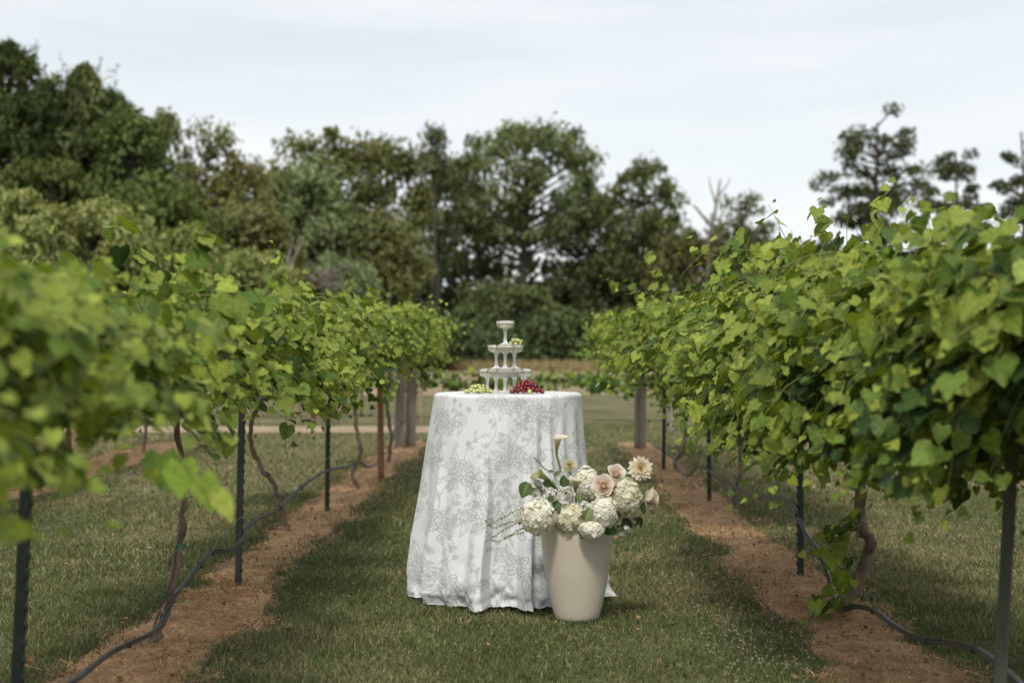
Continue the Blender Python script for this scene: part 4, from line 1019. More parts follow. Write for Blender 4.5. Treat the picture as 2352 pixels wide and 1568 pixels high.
# ------------------------------------------------------------------ glass tower
def glass_mat():
    m, n, l, out = newmat('clear_acrylic')
    p = principled(n, (.97, .98, .98), .04); p.inputs['Transmission Weight'].default_value = 1.0; p.inputs['IOR'].default_value = 1.46
    z = n.new('ShaderNodeTexNoise'); z.inputs['Scale'].default_value = 160; t = n.new('ShaderNodeTexCoord'); b = n.new('ShaderNodeBump'); b.inputs['Strength'].default_value = .12; b.inputs['Distance'].default_value = .002
    l.new(t.outputs['Object'], z.inputs['Vector']); l.new(z.outputs['Fac'], b.inputs['Height']); l.new(b.outputs[0], p.inputs['Normal'])
    d = n.new('ShaderNodeBsdfDiffuse'); d.inputs[0].default_value = (.95, .96, .96, 1)
    d2 = n.new('ShaderNodeBsdfTranslucent'); d2.inputs[0].default_value = (.95, .96, .96, 1)
    m1 = n.new('ShaderNodeMixShader'); m1.inputs[0].default_value = .5; l.new(d.outputs[0], m1.inputs[1]); l.new(d2.outputs[0], m1.inputs[2])
    ms = n.new('ShaderNodeMixShader'); ms.inputs[0].default_value = .09
    l.new(p.outputs[0], ms.inputs[1]); l.new(m1.outputs[0], ms.inputs[2]); l.new(ms.outputs[0], out.inputs[0])
    return m
M_glass = glass_mat()
def stem_mat():
    m = M_glass.copy(); m.name = 'clear_acrylic_stem'
    for nd in m.node_tree.nodes:
        if nd.type == 'MIX_SHADER' and abs(nd.inputs[0].default_value - .09) < 1e-4: nd.inputs[0].default_value = .5
    return m
M_stem = stem_mat()
M_wine, n_, l_, o_ = newmat('sparkling_wine')
p_ = principled(n_, (.93, .80, .52), .08); p_.inputs['Transmission Weight'].default_value = .6; p_.inputs['IOR'].default_value = 1.33
z_ = n_.new('ShaderNodeTexNoise'); z_.inputs['Scale'].default_value = 400; r_ = n_.new('ShaderNodeValToRGB'); r_.color_ramp.elements[0].color = (.95, .87, .64, 1); r_.color_ramp.elements[1].color = (.98, .93, .78, 1)
l_.new(z_.outputs['Fac'], r_.inputs[0]); l_.new(r_.outputs[0], p_.inputs['Base Color']); l_.new(p_.outputs[0], o_.inputs[0])
GH, GR_ = .1235, .0468
def coupe(x, y, z, label, group='coupe glasses of the tower', first=[None]):
    root = empty('coupe_glass', (x, y, z), label, 'glass', group)
    if first[0] is None:
        w = .0016
        m = MB(); outer = [(.009, .0795), (.014, .0805), (.024, .0835), (.036, .0875), (.0435, .092), (.0465, .0985), (GR_, .110), (GR_, GH - .0006), (GR_ - .0005, GH)]
        inner = [(r - w if r > .02 else r * .8, zz + w * .9) for r, zz in outer[:-2]] + [(GR_ - w, GH - .0006)]
        prof = outer + inner[::-1]
        lathe(m, [(.0135, .0791)] + outer[1:] + inner[::-1] + [(0.0001, .0812)], 48); bowl = m.build('bowl', M_glass, root, smooth=True, color=False)
        m = MB(); lathe(m, [(.0135, .0791), (.0125, .075), (.0102, .067), (.0088, .057), (.0082, .045), (.0084, .033), (.0092, .022), (.0108, .0145), (.0135, .0103)], 48); stem = m.build('stem', M_stem, root, smooth=True, color=False)
        m = MB(); lathe(m, [(.0135, .0103), (.018, .0064), (.027, .0036), (.0345, .0022), (.0355, .0008), (.034, .0003), (.0001, .0003)], 48); foot = m.build('foot', M_stem, root, smooth=True, color=False)
        m = MB(); lq = [(r - w - .0003, zz + w + .0004) for r, zz in outer[1:7]]; lq[0] = (.010, lq[0][1])
        lathe(m, [(.0001, lq[0][1])] + lq + [(GR_ - w - .0003, .1085), (.0001, .1085)], 40); ch = m.build('champagne', M_wine, root, smooth=False, color=False)
        first[0] = (bowl, stem, foot, ch)
    else:
        for p in first[0]:
            c = p.copy(); C.objects.link(c); c.parent = root
    return root
D = GR_ * 2 + .0006; dz = D * .866
gx, gy = -.104, TY - .05
lab3 = {}
rows = [(-1, 0), (0, 0), (1, 0)]
z0 = TZ + .0015
spec = [(-1, 1, 0, 'left end of the bottom tier, by the green grapes'), (0, 1, 0, 'middle glass of the back row in the bottom tier'), (1, 1, 0, 'right end of the bottom tier, behind red grapes'),
        (-.5, 0, 0, 'second glass from the left in the bottom tier'), (.5, 0, 0, 'second glass from the right in the bottom tier'), (0, -1, 0, 'frontmost middle glass of the bottom tier'),
        (-.5, 0, 1, 'left glass of the middle tier'), (.5, 0, 1, 'right glass of the middle tier, holding green grapes'), (0, -1, 1, 'front middle glass of the middle tier'),
        (0, 0, 2, 'single glass on top of the tower')]
for (cx, cy, t, lab) in spec:
    yy = gy + cy * dz + (.33 * dz if t == 0 else 0)
    if t == 0: yy = gy + cy * dz
    elif t == 1: yy = gy + (dz * .33 if cy == 0 else -dz * .667)
    else: yy = gy
    coupe(gx + cx * D, yy, z0 + t * (GH + .0006), 'clear coupe of wine, ' + lab)

# ------------------------------------------------------------------ grapes
def grape_mat(name, c1, c2, sss=.25):
    m, n, l, out = newmat(name)
    p = principled(n, rough=.28); p.inputs['Subsurface Weight'].default_value = sss; p.inputs['Subsurface Radius'].default_value = (.01, .006, .003); p.inputs['Subsurface Scale'].default_value = .5
    oi = n.new('ShaderNodeObjectInfo'); z = n.new('ShaderNodeTexNoise'); z.inputs['Scale'].default_value = 60; t = n.new('ShaderNodeTexCoord'); l.new(t.outputs['Object'], z.inputs['Vector'])
    ad = n.new('ShaderNodeMath'); ad.operation = 'MULTIPLY_ADD'; ad.inputs[1].default_value = .6; l.new(oi.outputs['Random'], ad.inputs[0]); 
    mz = n.new('ShaderNodeMath'); mz.operation = 'MULTIPLY'; mz.inputs[1].default_value = .5; l.new(z.outputs['Fac'], mz.inputs[0]); l.new(mz.outputs[0], ad.inputs[2])
    r = n.new('ShaderNodeValToRGB'); r.color_ramp.elements[0].color = (*c1, 1); r.color_ramp.elements[1].color = (*c2, 1); r.color_ramp.elements[0].position = .15; r.color_ramp.elements[1].position = .85
    l.new(ad.outputs[0], r.inputs[0]); l.new(r.outputs[0], p.inputs['Base Color']); l.new(p.outputs[0], out.inputs[0])
    return m
M_gg = grape_mat('green_grape', (.36, .41, .12), (.56, .58, .25)); M_rg = grape_mat('red_grape', (.055, .008, .014), (.27, .03, .03), .12)
SV2, SF2 = sphere(16, 12)
protog = {}
def grape(p, r, mat, parent, col):
    if col not in protog:
        m = MB(); m.add(SV2 * [1, 1, 1.12], SF2); protog[col] = m.build('grape', mat, parent, smooth=True, color=False); o = protog[col]
    else:
        o = protog[col].copy(); C.objects.link(o); o.parent = parent
    o.location = tuple(p); o.scale = (r, r, r); o.rotation_euler = tuple(rng.uniform(-1.5, 1.5, 3))
    return o
def bunch(center, label, ext, n, r, mat, col, zlim, minr=1.75):
    root = empty('grape_bunch', center, label, 'grapes')
    pts = []; tries = 0
    while len(pts) < n and tries < 20000:
        tries += 1
        x = rng.uniform(-1, 1); y = rng.uniform(-1, 1)
        hmax = zlim * (1 - abs(x) ** 2.2) * (1 - .5 * y * y)
        layer = rng.random() ** .8
        z = r + layer * max(0, hmax - 2 * r)
        p = np.array([x * ext[0], y * ext[1], z])
        if x * x + y * y > 1: continue
        if all(np.linalg.norm(p - q_) > minr * r for q_ in pts): pts.append(p)
    for p in pts: grape(p, r * rng.uniform(.9, 1.08), mat, root, col)
    return root
s7 = 441.
bunch(((1100 - 1207) / s7 * .985, TY - .12, z0), 'bunch of pale green grapes at the left foot of the glass tower', (.068, .045), 44, .0098, M_gg, 'g', .055)
bunch(((1210 - 1207) / s7 * .985 + .0, TY - .16, z0), 'large bunch of dark red grapes at the right foot of the glass tower', (.083, .05), 75, .0099, M_rg, 'r', .078)
m = MB(); m.add(SV2 * .0115, SF2); lg = m.build('grape', M_gg, smooth=True, color=False); lg.location = ((1217 - 1207) / s7 * .96, TY - .225, z0 + .0115); tag(lg, 'single loose green grape lying in front of the red grapes', 'grape')
root = empty('grape_bunch', (gx + .5 * D, gy + dz * .33, z0 + GH * 2 - .012), 'small sprig of pale green grapes lying in a glass of the middle tier', 'grapes')
for p in ((-.022, -.01, .018), (.002, -.02, .012), (.024, -.012, .014), (-.012, 0, .034), (.008, .002, .032), (.03, 0, .026), (.016, -.018, .03), (-.004, .012, .018), (-.008, -.018, .030)):
    grape(np.array(p) + [.004, 0, .004], .0098, M_gg, root, 'g')

# ------------------------------------------------------------------ pot
PX, PY = .246, 6.80
M_pot, n_, l_, o_ = newmat('stone_glaze')
p_ = principled(n_, rough=.42); p_.inputs['Specular IOR Level'].default_value = .35
t_ = n_.new('ShaderNodeTexCoord'); z1 = n_.new('ShaderNodeTexNoise'); z1.inputs['Scale'].default_value = 3.5; z1.inputs['Detail'].default_value = 6
z2 = n_.new('ShaderNodeTexNoise'); z2.inputs['Scale'].default_value = 260; z2.inputs['Detail'].default_value = 2
ra = n_.new('ShaderNodeValToRGB'); ra.color_ramp.elements[0].color = (.56, .505, .415, 1); ra.color_ramp.elements[1].color = (.63, .575, .48, 1); ra.color_ramp.elements[0].position = .3; ra.color_ramp.elements[1].position = .7
rb = n_.new('ShaderNodeValToRGB'); rb.color_ramp.elements[0].color = (.80, .78, .74, 1); rb.color_ramp.elements[0].position = .30; rb.color_ramp.elements[1].color = (1, 1, 1, 1); rb.color_ramp.elements[1].position = .40
mm = n_.new('ShaderNodeMix'); mm.data_type = 'RGBA'; mm.blend_type = 'MULTIPLY'; mm.inputs['Factor'].default_value = .8
l_.new(t_.outputs['Object'], z1.inputs['Vector']); l_.new(t_.outputs['Object'], z2.inputs['Vector']); l_.new(z1.outputs['Fac'], ra.inputs[0]); l_.new(z2.outputs['Fac'], rb.inputs[0])
l_.new(ra.outputs[0], mm.inputs['A']); l_.new(rb.outputs[0], mm.inputs['B']); l_.new(mm.outputs['Result'], p_.inputs['Base Color'])
bb_ = n_.new('ShaderNodeBump'); bb_.inputs['Strength'].default_value = .15; bb_.inputs['Distance'].default_value = .002; l_.new(z2.outputs['Fac'], bb_.inputs['Height']); l_.new(bb_.outputs[0], p_.inputs['Normal']); l_.new(p_.outputs[0], o_.inputs[0])
m = MB()
prof = np.array([(.0001, .0), (.085, .0), (.100, .006), (.108, .020), (.117, .05), (.131, .11), (.145, .18), (.157, .25), (.166, .32), (.172, .38), (.1745, .42), (.172, .445), (.164, .455), (.158, .450), (.155, .43), (.15, .38), (.0001, .37)])
pp = spline(np.c_[prof, 0 * prof[:, 0]], 4)[:, :2]; pp[:, 0] = np.maximum(pp[:, 0], .0001)
lathe(m, pp, 96)
pot = m.build('flower_pot', M_pot, smooth=True, color=False); pot.location = (PX, PY, .004)
tag(pot, 'tall tapered beige stone pot standing on the grass in front of the table', 'pot')
m = MB(); lathe(m, [(.0001, .405), (.06, .41), (.12, .403), (.152, .40)], 48); so = m.build('soil', mat_noise('soil', (.02, .015, .01), (.05, .04, .03), 40, .9, .5), pot, smooth=True, color=False)

# ------------------------------------------------------------------ flowers
def cl(x, y, d=6.72):  # position read from a close-up of the bouquet, at real depth d
    return at((1170 + x / 4.9) * .9408, (1020 + y / 4.9) * .9408, d)
ORI = np.array([PX, PY, .42])
def bl_stem(root, p, r=.0035, col=(.13, .19, .06), to=None, bend=.03):
    to = ORI + np.array([rng.normal(0, .05), rng.normal(0, .04), -.03]) if to is None else to
    m = MB(); p = np.asarray(p, float); P = spline([p - p, (to - p) * .5 + [0, 0, bend], to - p], 6); tube(m, P, r, 7, col)
    m.build('stem', M_green, root, smooth=True)

# one floret petal
def petal_grid(L=1, W=.5, nu=5, nv=4, cup=.3, curl=.2, tip=.0, pw=.8):
    V = []; 
    for i in range(nu + 1):
        t = i / nu; w = W * math.sin(math.pi * min(1, (.08 + .92 * t)) ** pw) if tip == 0 else W * math.sin(math.pi * (.06 + .94 * t) ** pw) 
        if tip == 0 and t > .7: w = max(w, W * math.sqrt(max(0, 1 - ((t - .45) / .56) ** 2)))
        for j in range(nv + 1):
            s = (j / nv - .5) * 2; V.append([s * w, L * t, cup * (s * w) ** 2 / max(W, .01) + curl * t * t])
    F = [[i * (nv + 1) + j, i * (nv + 1) + j + 1, (i + 1) * (nv + 1) + j + 1, (i + 1) * (nv + 1) + j] for i in range(nu) for j in range(nv)]
    return np.array(V), np.array(F)
def floret(n=4, cup=.3, curl=.12, W=.5):
    v, f = petal_grid(1, W, 2, 2, cup, curl); V = []; F = []
    for k in range(n):
        a = 2 * math.pi * k / n; c, s = math.cos(a), math.sin(a); Rm = np.array([[c, -s, 0], [s, c, 0], [0, 0, 1]])
        F.append(f + len(V) * len(v)); V.append(v @ Rm.T)
    return np.concatenate(V), [np.concatenate(F)]
FV, FF = floret()
def hydrangea(p, r, label, sq=(1, 1, 1), tint=(.95, .95, .90), n=480):
    r = r * 1.09; root = empty('hydrangea', p, label, 'flower', 'white hydrangeas in the pot')
    bl_stem(root, p, .005)
    m = MB(); k = np.arange(n) + .5; ph = np.arccos(1 - 2 * k / n); t = np.pi * (1 + 5 ** .5) * k
    d = np.stack([np.cos(t) * np.sin(ph), np.sin(t) * np.sin(ph), np.cos(ph)], -1); d = nrm(d + rng.normal(0, .07, (n, 3)))
    pos = d * np.array(sq) * r * (rng.uniform(.86, 1.0, (n, 1)) - .06)
    lump = 1 + .08 * np.sin(d[:, :1] * 7 + p[0] * 30) * np.cos(d[:, 2:] * 6)
    pos *= lump
    nn = nrm(d + rng.normal(0, .24, (n, 3)))
    col = np.array(tint) * rng.uniform(.86, 1.06, (n, 1)) * np.where(rng.random((n, 1)) < .12, [[.95, .98, .86]], [[1, 1, 1]])
    scatter(m, FV, FF, pos, frames(nn, rng.normal(0, 1, (n, 3))), np.full(n, .0128) * rng.uniform(.8, 1.15, n), col)
    core = MB(); core.add(SV2 * np.array(sq) * r * .8, SF2, np.array(tint) * [.75, .78, .6])
    m.build('florets', M_petal, root); core.build('core', M_petal, root, smooth=True)
    return root
hydrangea(cl(700, 1175, 6.60), .083, 'big round white hydrangea overhanging the left rim of the pot')
hydrangea(cl(1085, 1200, 6.66), .072, 'cream hydrangea in the middle of the rim, between the two whiter ones', tint=(.86, .85, .72))
hydrangea(cl(1490, 1120, 6.60), .066, 'white hydrangea above the centre right of the rim', sq=(.95, 1, 1.1))
hydrangea(cl(1350, 1325, 6.575), .050, 'small lower white hydrangea hanging over the front of the pot', sq=(1.15, 1, .8), n=240)
hydrangea(cl(1770, 950, 6.66), .072, 'white hydrangea at the right below the pale pink roses', sq=(.95, 1, 1.18), tint=(.84, .84, .71))
hydrangea(cl(1290, 790, 6.80), .062, 'tall white hydrangea behind the left pink rose', sq=(.9, 1, 1.35))
def cluster(p, r, label, n=42, tint=(.83, .82, .76), fs=.0125):
    root = empty('stock_flower', p, label, 'flower', 'small white stock blossoms')
    bl_stem(root, p, .003)
    m = MB(); d = nrm(rng.normal(0, 1, (n, 3))); pos = d * r * rng.uniform(.5, 1, (n, 1)); v, f = floret(5, .6, .25, .42)
    scatter(m, v, f, pos, frames(nrm(d + [0, -.4, .2] + rng.normal(0, .4, (n, 3))), rng.normal(0, 1, (n, 3))), np.full(n, fs) * rng.uniform(.7, 1.2, n), np.array(tint) * rng.uniform(.85, 1.05, (n, 1)))
    m.build('florets', M_petal, root)
    g = MB(); kk = n // 2; dd = nrm(rng.normal(0, 1, (kk, 3)))
    lv, lf_ = petal_grid(1, .3, 3, 2, .3, .1, 1); scatter(g, lv, [lf_], dd * r * .3, frames(rng.normal(0, 1, (kk, 3)), dd), np.full(kk, r * .6), np.array([.10, .16, .05]) * rng.uniform(.7, 1.2, (kk, 1)))
    g.build('leaves', M_green, root)
cluster(cl(700, 830, 6.70), .040, 'loose white stock blossoms at upper left beside the big heart-shaped leaf')
cluster(cl(890, 930, 6.66), .038, 'white stock blossoms directly above the big left hydrangea')
cluster(cl(1060, 910, 6.64), .036, 'white stock blossoms below the curled calla lily')
cluster(cl(1270, 1080, 6.63), .030, 'small white stock blossoms beside the pale heart leaf')
cluster(cl(600, 870, 6.74), .022, 'few cream stock buds at the left end above the big hydrangea', 14)
cluster(cl(1090, 760, 6.78), .025, 'small white blossoms behind the upright calla stem', 16)
cluster(cl(1720, 1290, 6.68), .045, 'airy white small blossoms hanging at the lower right', 34, fs=.011)
cluster(cl(1850, 1240, 6.70), .032, 'greenish white sprays at the lower right edge', 26, (.62, .64, .46), .008)
cluster(cl(1780, 700, 6.74), .026, 'small cream buds between the pink rose and the pointed dahlia', 16, (.74, .74, .58))

def rose(p, r, label, face=(0, -1, .2), tint=(.93, .82, .76), inner=(.93, .75, .66), outer=None):
    root = empty('rose', p, label, 'flower', 'pale pink roses')
    bl_stem(root, p, .0035)
    f = nrm(np.array(face, float)); a = nrm(np.cross(f, [0, 0, 1.0])); b = np.cross(f, a); M = np.stack([a, b, f], -1)
    m = MB(); U, Wd = np.meshgrid(np.linspace(0, 1, 8), np.linspace(-1, 1, 9), indexing='ij')
    for k, (n, Rk, Hk, cu) in enumerate(((3, .10, .96, 0), (3, .19, .98, .02), (4, .29, .97, .05), (5, .40, .93, .10), (5, .53, .86, .17), (6, .67, .74, .28), (6, .80, .56, .42))):
        mix = k / 6; c = np.array(inner) * (1 - mix) ** 1.3 + np.array(tint) * (1 - (1 - mix) ** 1.3)
        for i in range(n):
            th_ = 2 * math.pi * i / n + k * .9 + rng.normal(0, .12); hw = math.pi / n * 1.35
            t = U * (1 - .22 * np.abs(Wd) ** 3 + .03 * np.sin(Wd * 5 + i)); an_ = th_ + Wd * hw
            rho = Rk * (.30 + .70 * np.sin(t * np.pi / 2) ** .8) + cu * np.clip(t - .6, 0, 1) * 1.4 * (1 + .25 * np.cos(Wd * 4)) + .03 * Wd * (1 + k * .2)
            z = Hk * t - .55 - cu * .55 * np.clip(t - .72, 0, 1)
            Vp = np.stack([rho * np.cos(an_), rho * np.sin(an_), z], -1).reshape(-1, 3) * r * 1.05
            ii = np.arange(7)[:, None] * 9; jj = np.arange(8)[None]; Fp = np.stack([ii + jj, ii + 9 + jj, ii + 9 + jj + 1, ii + jj + 1], -1).reshape(-1, 4)
            m.add(Vp @ M.T, Fp, np.clip(c * rng.uniform(.95, 1.04), 0, .88))
    m.build('petals', M_petal, root, smooth=True)
    g = MB(); lv, lf_ = petal_grid(1, .3, 3, 2, .3, -.2, 1)
    for i in range(5):
        th_ = i * 1.257; dv = M @ np.array([math.cos(th_), math.sin(th_), -.3]); scatter(g, lv, [lf_], np.array([-f * r * .5]), frames(np.array([-f]), np.array([dv])), np.array([r * .9]), np.array([[.10, .15, .05]]))
    g.build('sepals', M_green, root)
    return root
rose(cl(1475, 800, 6.62), .051, 'largest pale pink rose with peach heart, centre of the bouquet', (-.35, -1, .35))
rose(cl(1640, 655, 6.70), .044, 'pale pink rose above the right hydrangea', (.1, -1, .5), (.93, .84, .80), (.92, .77, .70))
rose(cl(2070, 965, 6.72), .044, 'half-open blush rose with a tall outer petal at the far right', (.65, -.75, .15), (.92, .83, .76), (.90, .74, .65))
rose(cl(1645, 1140, 6.70), .028, 'small blush rose tucked between two hydrangeas at lower right', (.3, -1, .1), (.76, .58, .48), (.72, .46, .36))
# tall outer petal of the far right rose
rr_ = [o for o in bpy.data.objects if 'tall outer petal' in o.get('label', '')][0]
m = MB(); pv, pf = petal_grid(1, .24, 8, 5, .9, .1, 1, .7); A = cl(2005, 985, 6.685) - cl(2070, 965, 6.72)
scatter(m, pv, [pf], np.array([A]), frames(np.array([[-.1, -1, .1]]), np.array([[.45, 0, 1.0]])), np.array([.072]), np.array([[.86, .78, .70]])); m.build('outer_petal', M_petal, rr_, smooth=True)

def dahlia(p, r, label, face, rows_, pw, tint, heart, cupv=.3):
    root = empty('dahlia', p, label, 'flower')
    bl_stem(root, p, .0032, bend=.0)
    f = nrm(np.array(face, float)); a = nrm(np.cross(f, [0, 0, 1.0])); b = np.cross(f, a); M = np.stack([a, b, f], -1)
    m = MB(); pv, pf = petal_grid(1, pw, 4, 3, cupv, .10, 1, .75)
    for k, (n, el, L) in enumerate(rows_):
        mix = k / (len(rows_) - 1); c = np.array(heart) * (1 - mix) + np.array(tint) * mix
        th_ = np.arange(n) * 2 * np.pi / n + k * .37 + rng.normal(0, .05, n); e = el + rng.normal(0, .07, n)
        dv = np.stack([np.cos(th_) * np.cos(e), np.sin(th_) * np.cos(e), np.sin(e)], -1); nn = np.stack([-np.cos(th_) * np.sin(e), -np.sin(th_) * np.sin(e), np.cos(e)], -1)
        scatter(m, pv, [pf], (dv * .12 * r) @ M.T, frames(nn @ M.T, dv @ M.T), r * L * rng.uniform(.88, 1.06, n), c * rng.uniform(.93, 1.05, (n, 1)))
    m.build('petals', M_petal, root)
    return root
dahlia(cl(1925, 605, 6.72), .060, 'open white dahlia with pointed petals and yellowish heart, top right of the bouquet', (.25, -1, .25), [(8, 1.35, .35), (10, 1.05, .5), (12, .75, .68), (14, .42, .85), (15, .12, 1.0), (13, -.22, .95)], .25, (.88, .87, .80), (.80, .70, .42))
dahlia(cl(1080, 562, 6.82), .034, 'small round white ball dahlia on a thin stem left of the table edge folds', (0, -1, .15), [(8, 1.4, .8), (12, 1.1, .9), (16, .8, 1), (20, .45, 1), (22, .1, 1), (22, -.25, 1), (20, -.6, .95), (16, -.95, .9)], .27, (.88, .86, .78), (.84, .82, .62), 1.2)

def calla(p, axis, side, L, r, label, cin, cout, stem_to, lip=1.0, spread=1.0):
    """a funnel rolled from one leaf: p = throat bottom, axis = direction it opens"""
    root = empty('calla_lily', p, label, 'flower', 'calla lilies')
    f = nrm(np.array(axis, float)); a = nrm(np.array(side, float) - f * np.dot(side, f)); b = np.cross(f, a); M = np.stack([a, b, f], -1)
    nu, nv = 18, 30; V = []; c = []
    for i in range(nu + 1):
        t = i / nu
        for j in range(nv + 1):
            s = (j / nv) * 2 - 1; th_ = s * math.pi * 1.12
            tip = (1 + math.cos(th_)) / 2
            rad = r * (.16 + .55 * t ** 1.1 + .55 * max(0, t - .72) ** 1.0 * 2.1 * spread * (.6 + .6 * tip)) * (1 + .10 * abs(s))
            z = L * (t * (.78 + .22 * tip ** 1.5)) - (max(0, t - .85) * L * .45 * lip * (.4 + tip))
            ext = max(0, t - .8) * 5 * tip ** 6 * lip * r * .75
            V.append([(rad + ext) * math.cos(th_), rad * math.sin(th_), z])
            g = t ** 1.0; c.append(np.array(cout) * g + np.array(cin) * (1 - g))
    F = [[i * (nv + 1) + j, (i + 1) * (nv + 1) + j, (i + 1) * (nv + 1) + j + 1, i * (nv + 1) + j + 1] for i in range(nu) for j in range(nv)]
    m = MB(); m.add(np.array(V) @ M.T, np.array(F), np.array(c)); o = m.build('spathe', M_petal, root, smooth=True)
    so_ = o.modifiers.new('thick', 'SOLIDIFY'); so_.thickness = .0016
    m = MB(); tube(m, np.array([[0, 0, L * .15], [0, 0, L * .62]]) @ M.T, [.0035, .0025], 8, (.62, .30, .22)); m.build('spadix', M_petal, root, smooth=True)
    m = MB(); e = np.array(stem_to) - np.array(p); tube(m, spline([f * L * .06, -f * L * .12 + e * .15, e * .6, e], 6), np.concatenate([np.linspace(.0062, .005, 19)]), 9, (.16, .24, .075)); m.build('stem', M_green, root, smooth=True)
    return root
calla(cl(925, 385, 6.78), (.14, -.34, 1), (.9, -.3, .3), .088, .028, 'upright pale calla lily on a long straight stem, highest flower', (.46, .46, .16), (.88, .86, .76), cl(975, 640, 6.78), .8, .8)
calla(cl(845, 745, 6.66), (-1, -.25, .62), (-.6, .1, .2), .088, .028, 'green-striped calla lily lying to the left with a long pointed lip', (.12, .19, .05), (.58, .56, .30), cl(985, 910, 6.68), 1.9, .9)
calla(cl(1150, 850, 6.68), (.06, -.22, 1), (-.4, -.6, .5), .062, .032, 'short greenish calla lily with open round throat in front of the tall hydrangea', (.24, .28, .08), (.80, .77, .60), cl(1160, 1010, 6.70), .6, 1.0)

# leaves of the bouquet
def bleaf(p, n_dir, tip, L, W, label, col=(.055, .10, .03), parent=None, name='leaf'):
    pv, pf = petal_grid(1, W, 8, 6, -.0, 0, 1, .72); x, y = pv[:, 0], pv[:, 1]
    pv[:, 2] = .35 * np.abs(x) - .25 * (y - .3).clip(0) ** 2 + .02 * np.sin(y * 22)
    serr = 1 + .04 * (np.arange(len(pv)) % 2)
    c = np.tile(np.array(col, float), (len(pv), 1)); c[np.abs(x) < .02] *= 1.7
    m = MB(); scatter(m, pv, [pf], np.zeros((1, 3)), frames(np.array([n_dir], float), np.array([tip], float)), np.array([L]), c[None])
    tube(m, [np.zeros(3), (ORI - np.asarray(p)) * .35], .0013, 5, np.array(col) * 1.5)
    o = m.build('bouquet_leaf', M_green, smooth=True); o.location = tuple(p)
    tag(o, label, 'leaf', 'green leaves in the bouquet')
Lf = [((590, 770, 6.70), (-.2, -1, .1), (-.45, 0, -1), .060, .40, 'large dull green heart-shaped leaf at the left end of the bouquet', (.095, .15, .05)),
      ((1010, 820, 6.70), (.3, -1, .1), (.05, 0, 1), .042, .42, 'broad dark green leaf right of the curled calla', (.045, .09, .025)),
      ((905, 690, 6.74), (-.2, -1, .3), (.9, 0, .8), .030, .28, 'small pointed leaf left of the upright calla stem', (.09, .15, .045)),
      ((830, 640, 6.76), (0, -1, .5), (1, 0, .1), .020, .3, 'tiny leaf above the curled calla', (.09, .14, .05)),
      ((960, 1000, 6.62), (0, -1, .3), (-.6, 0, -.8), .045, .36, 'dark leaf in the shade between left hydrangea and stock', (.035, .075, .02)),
      ((1330, 1080, 6.56), (.3, -1, .1), (-.5, 0, -1), .050, .34, 'pale heart-shaped leaf lying on the middle hydrangeas', (.19, .25, .11)),
      ((1480, 1330, 6.62), (.1, -.8, .6), (.9, 0, -.2), .055, .42, 'broad dark green leaf over the rim at right', (.055, .11, .03)),
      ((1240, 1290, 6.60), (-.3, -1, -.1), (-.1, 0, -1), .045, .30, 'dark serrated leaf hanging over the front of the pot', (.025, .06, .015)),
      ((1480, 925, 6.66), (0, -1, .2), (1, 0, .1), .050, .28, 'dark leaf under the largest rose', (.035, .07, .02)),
      ((1740, 640, 6.72), (0, -1, .4), (1, 0, .2), .028, .30, 'green leaf between upper rose and pointed dahlia', (.07, .12, .035)),
      ((1560, 760, 6.68), (-.6, -1, 0), (-.35, 0, 1), .052, .16, 'narrow dark leaf behind the upper rose', (.04, .075, .02)),
      ((530, 1180, 6.66), (0, -1, .2), (-.6, 0, -1), .032, .34, 'small dark leaf at the left side of the big hydrangea', (.05, .09, .03)),
      ((1900, 1180, 6.72), (.2, -1, .1), (.3, 0, -1), .038, .32, 'dark leaf at the lower right among the small sprays', (.03, .06, .02)),
      ((770, 760, 6.68), (0, -1, .3), (.8, 0, -.5), .05, .28, 'green leaf behind the stem of the curled calla', (.07, .12, .035)),
      ((1930, 1010, 6.74), (.3, -1, .1), (.4, 0, -1), .045, .22, 'narrow leaf under the half-open rose', (.06, .10, .035)),
      ((1200, 900, 6.66), (0, -1, .1), (.1, 0, -1), .035, .4, 'light green leaf below the short calla', (.14, .20, .07)),
      ((640, 720, 6.75), (0, -1, .3), (.7, 0, .5), .026, .24, 'small grey-green leaf at the upper left', (.10, .15, .07)),
      ((860, 1000, 6.60), (0, -1, .2), (-.1, 0, 1), .026, .4, 'small dark leaf just above the left hydrangea', (.04, .08, .02)),
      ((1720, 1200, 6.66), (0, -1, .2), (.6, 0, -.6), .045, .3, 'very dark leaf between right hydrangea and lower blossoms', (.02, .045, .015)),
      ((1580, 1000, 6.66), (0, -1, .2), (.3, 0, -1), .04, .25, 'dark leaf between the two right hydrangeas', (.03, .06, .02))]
for (c_, nd, tp, L_, W_, lab, col) in Lf: bleaf(cl(*c_), nd, tp, L_ * 1.4, W_, lab, col)
# filler greenery in the mouth of the pot
m = MB(); n = 260; d = nrm(rng.normal(0, 1, (n, 3)) * [1, .8, .7] + [0, 0, .3]); pv, pf = petal_grid(1, .32, 3, 2, .3, -.1, 1)
scatter(m, pv, [pf], ORI + [-.01, 0, .03] + d * [.16, .09, .10] * rng.uniform(.1, .9, (n, 1)), frames(d + rng.normal(0, .5, (n, 3)), rng.normal(0, 1, (n, 3))), rng.uniform(.02, .045, n), np.array([.045, .085, .028]) * rng.uniform(.6, 1.5, (n, 1)))
tag(m.build('foliage_filler', M_green, origin=None), 'mass of small dark leaves filling the pot between the flower heads', 'foliage')

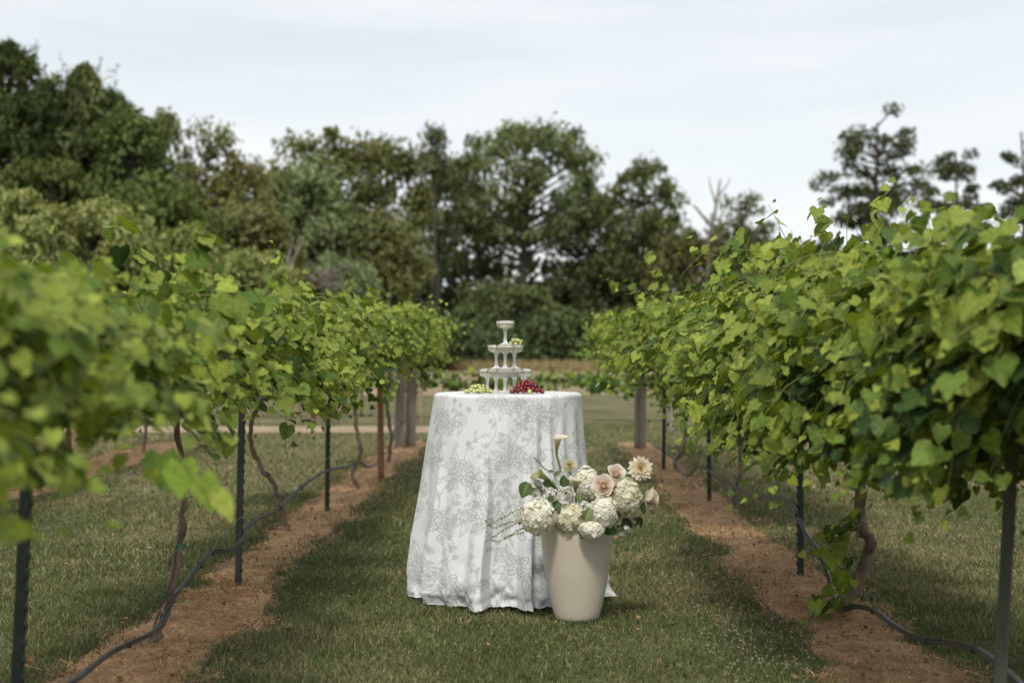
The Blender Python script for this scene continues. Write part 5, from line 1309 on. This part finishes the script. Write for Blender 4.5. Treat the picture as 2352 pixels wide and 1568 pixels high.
# trailing strands
def strand(pts, label, r=.0058, d=6.62, col=(.27, .31, .14)):
    P = spline(np.array([cl(x, y, d + k * .006) for k, (x, y) in enumerate(pts)]), 5)
    o0 = P[0].copy(); P = P - o0; m = MB(); tube(m, P, .0009, 5, np.array(col) * .9)
    L = np.concatenate([[0], np.cumsum(np.linalg.norm(np.diff(P, axis=0), axis=1))]); t = np.arange(.004, L[-1], .0145)
    B = np.stack([np.interp(t, L, P[:, i]) for i in range(3)], -1); n = len(B)
    for q_ in range(5):
        scatter(m, SV * [1, 1, .8], SF, B + rng.normal(0, 1, (n, 3)) * r * .42, np.tile(np.eye(3), (n, 1, 1)), r * rng.uniform(.35, .62, n), np.array(col) * rng.uniform(.7, 1.3, (n, 1)))
    o = m.build('trailing_strand', M_green, smooth=True); o.location = tuple(o0)
    tag(o, label, 'flower strand', 'green beaded strands hanging left of the pot')
strand([(510, 1075), (430, 1110), (345, 1160), (260, 1195), (180, 1245), (120, 1265), (75, 1225)], 'topmost green beaded strand arching to the left')
strand([(520, 1190), (440, 1225), (390, 1240), (310, 1262), (230, 1300), (160, 1312), (112, 1275)], 'second green beaded strand from the top')
strand([(530, 1220), (440, 1255), (370, 1292), (300, 1335), (220, 1385), (165, 1425), (105, 1400)], 'third green beaded strand from the top')
strand([(560, 1290), (460, 1345), (400, 1385), (320, 1430), (240, 1470), (180, 1470), (125, 1435)], 'lowest green beaded strand, reaching down to the left')
strand([(540, 1370), (440, 1385), (360, 1408), (290, 1440)], 'short green beaded strand beside the lowest one')
strand([(510, 1100), (430, 1170), (385, 1100), (350, 1040)], 'short thin strand curling up beside the topmost one', .003)
# brown seed spike
strand([(830, 640), (770, 590), (720, 540), (680, 500), (650, 455)], 'brownish seed spike rising at the upper left behind the curled calla', .0062, 6.76, (.17, .14, .06))
strand([(2080, 1010), (2100, 1060), (2060, 1110), (2080, 1140)], 'brown dried sepals and twigs under the half-open rose', .006, 6.72, (.16, .10, .06))
strand([(1930, 1060), (1960, 1110), (1900, 1200), (1850, 1330)], 'fine greenish spray hanging at the lower right', .004, 6.70, (.12, .15, .06))
print('objects', len(bpy.data.objects))
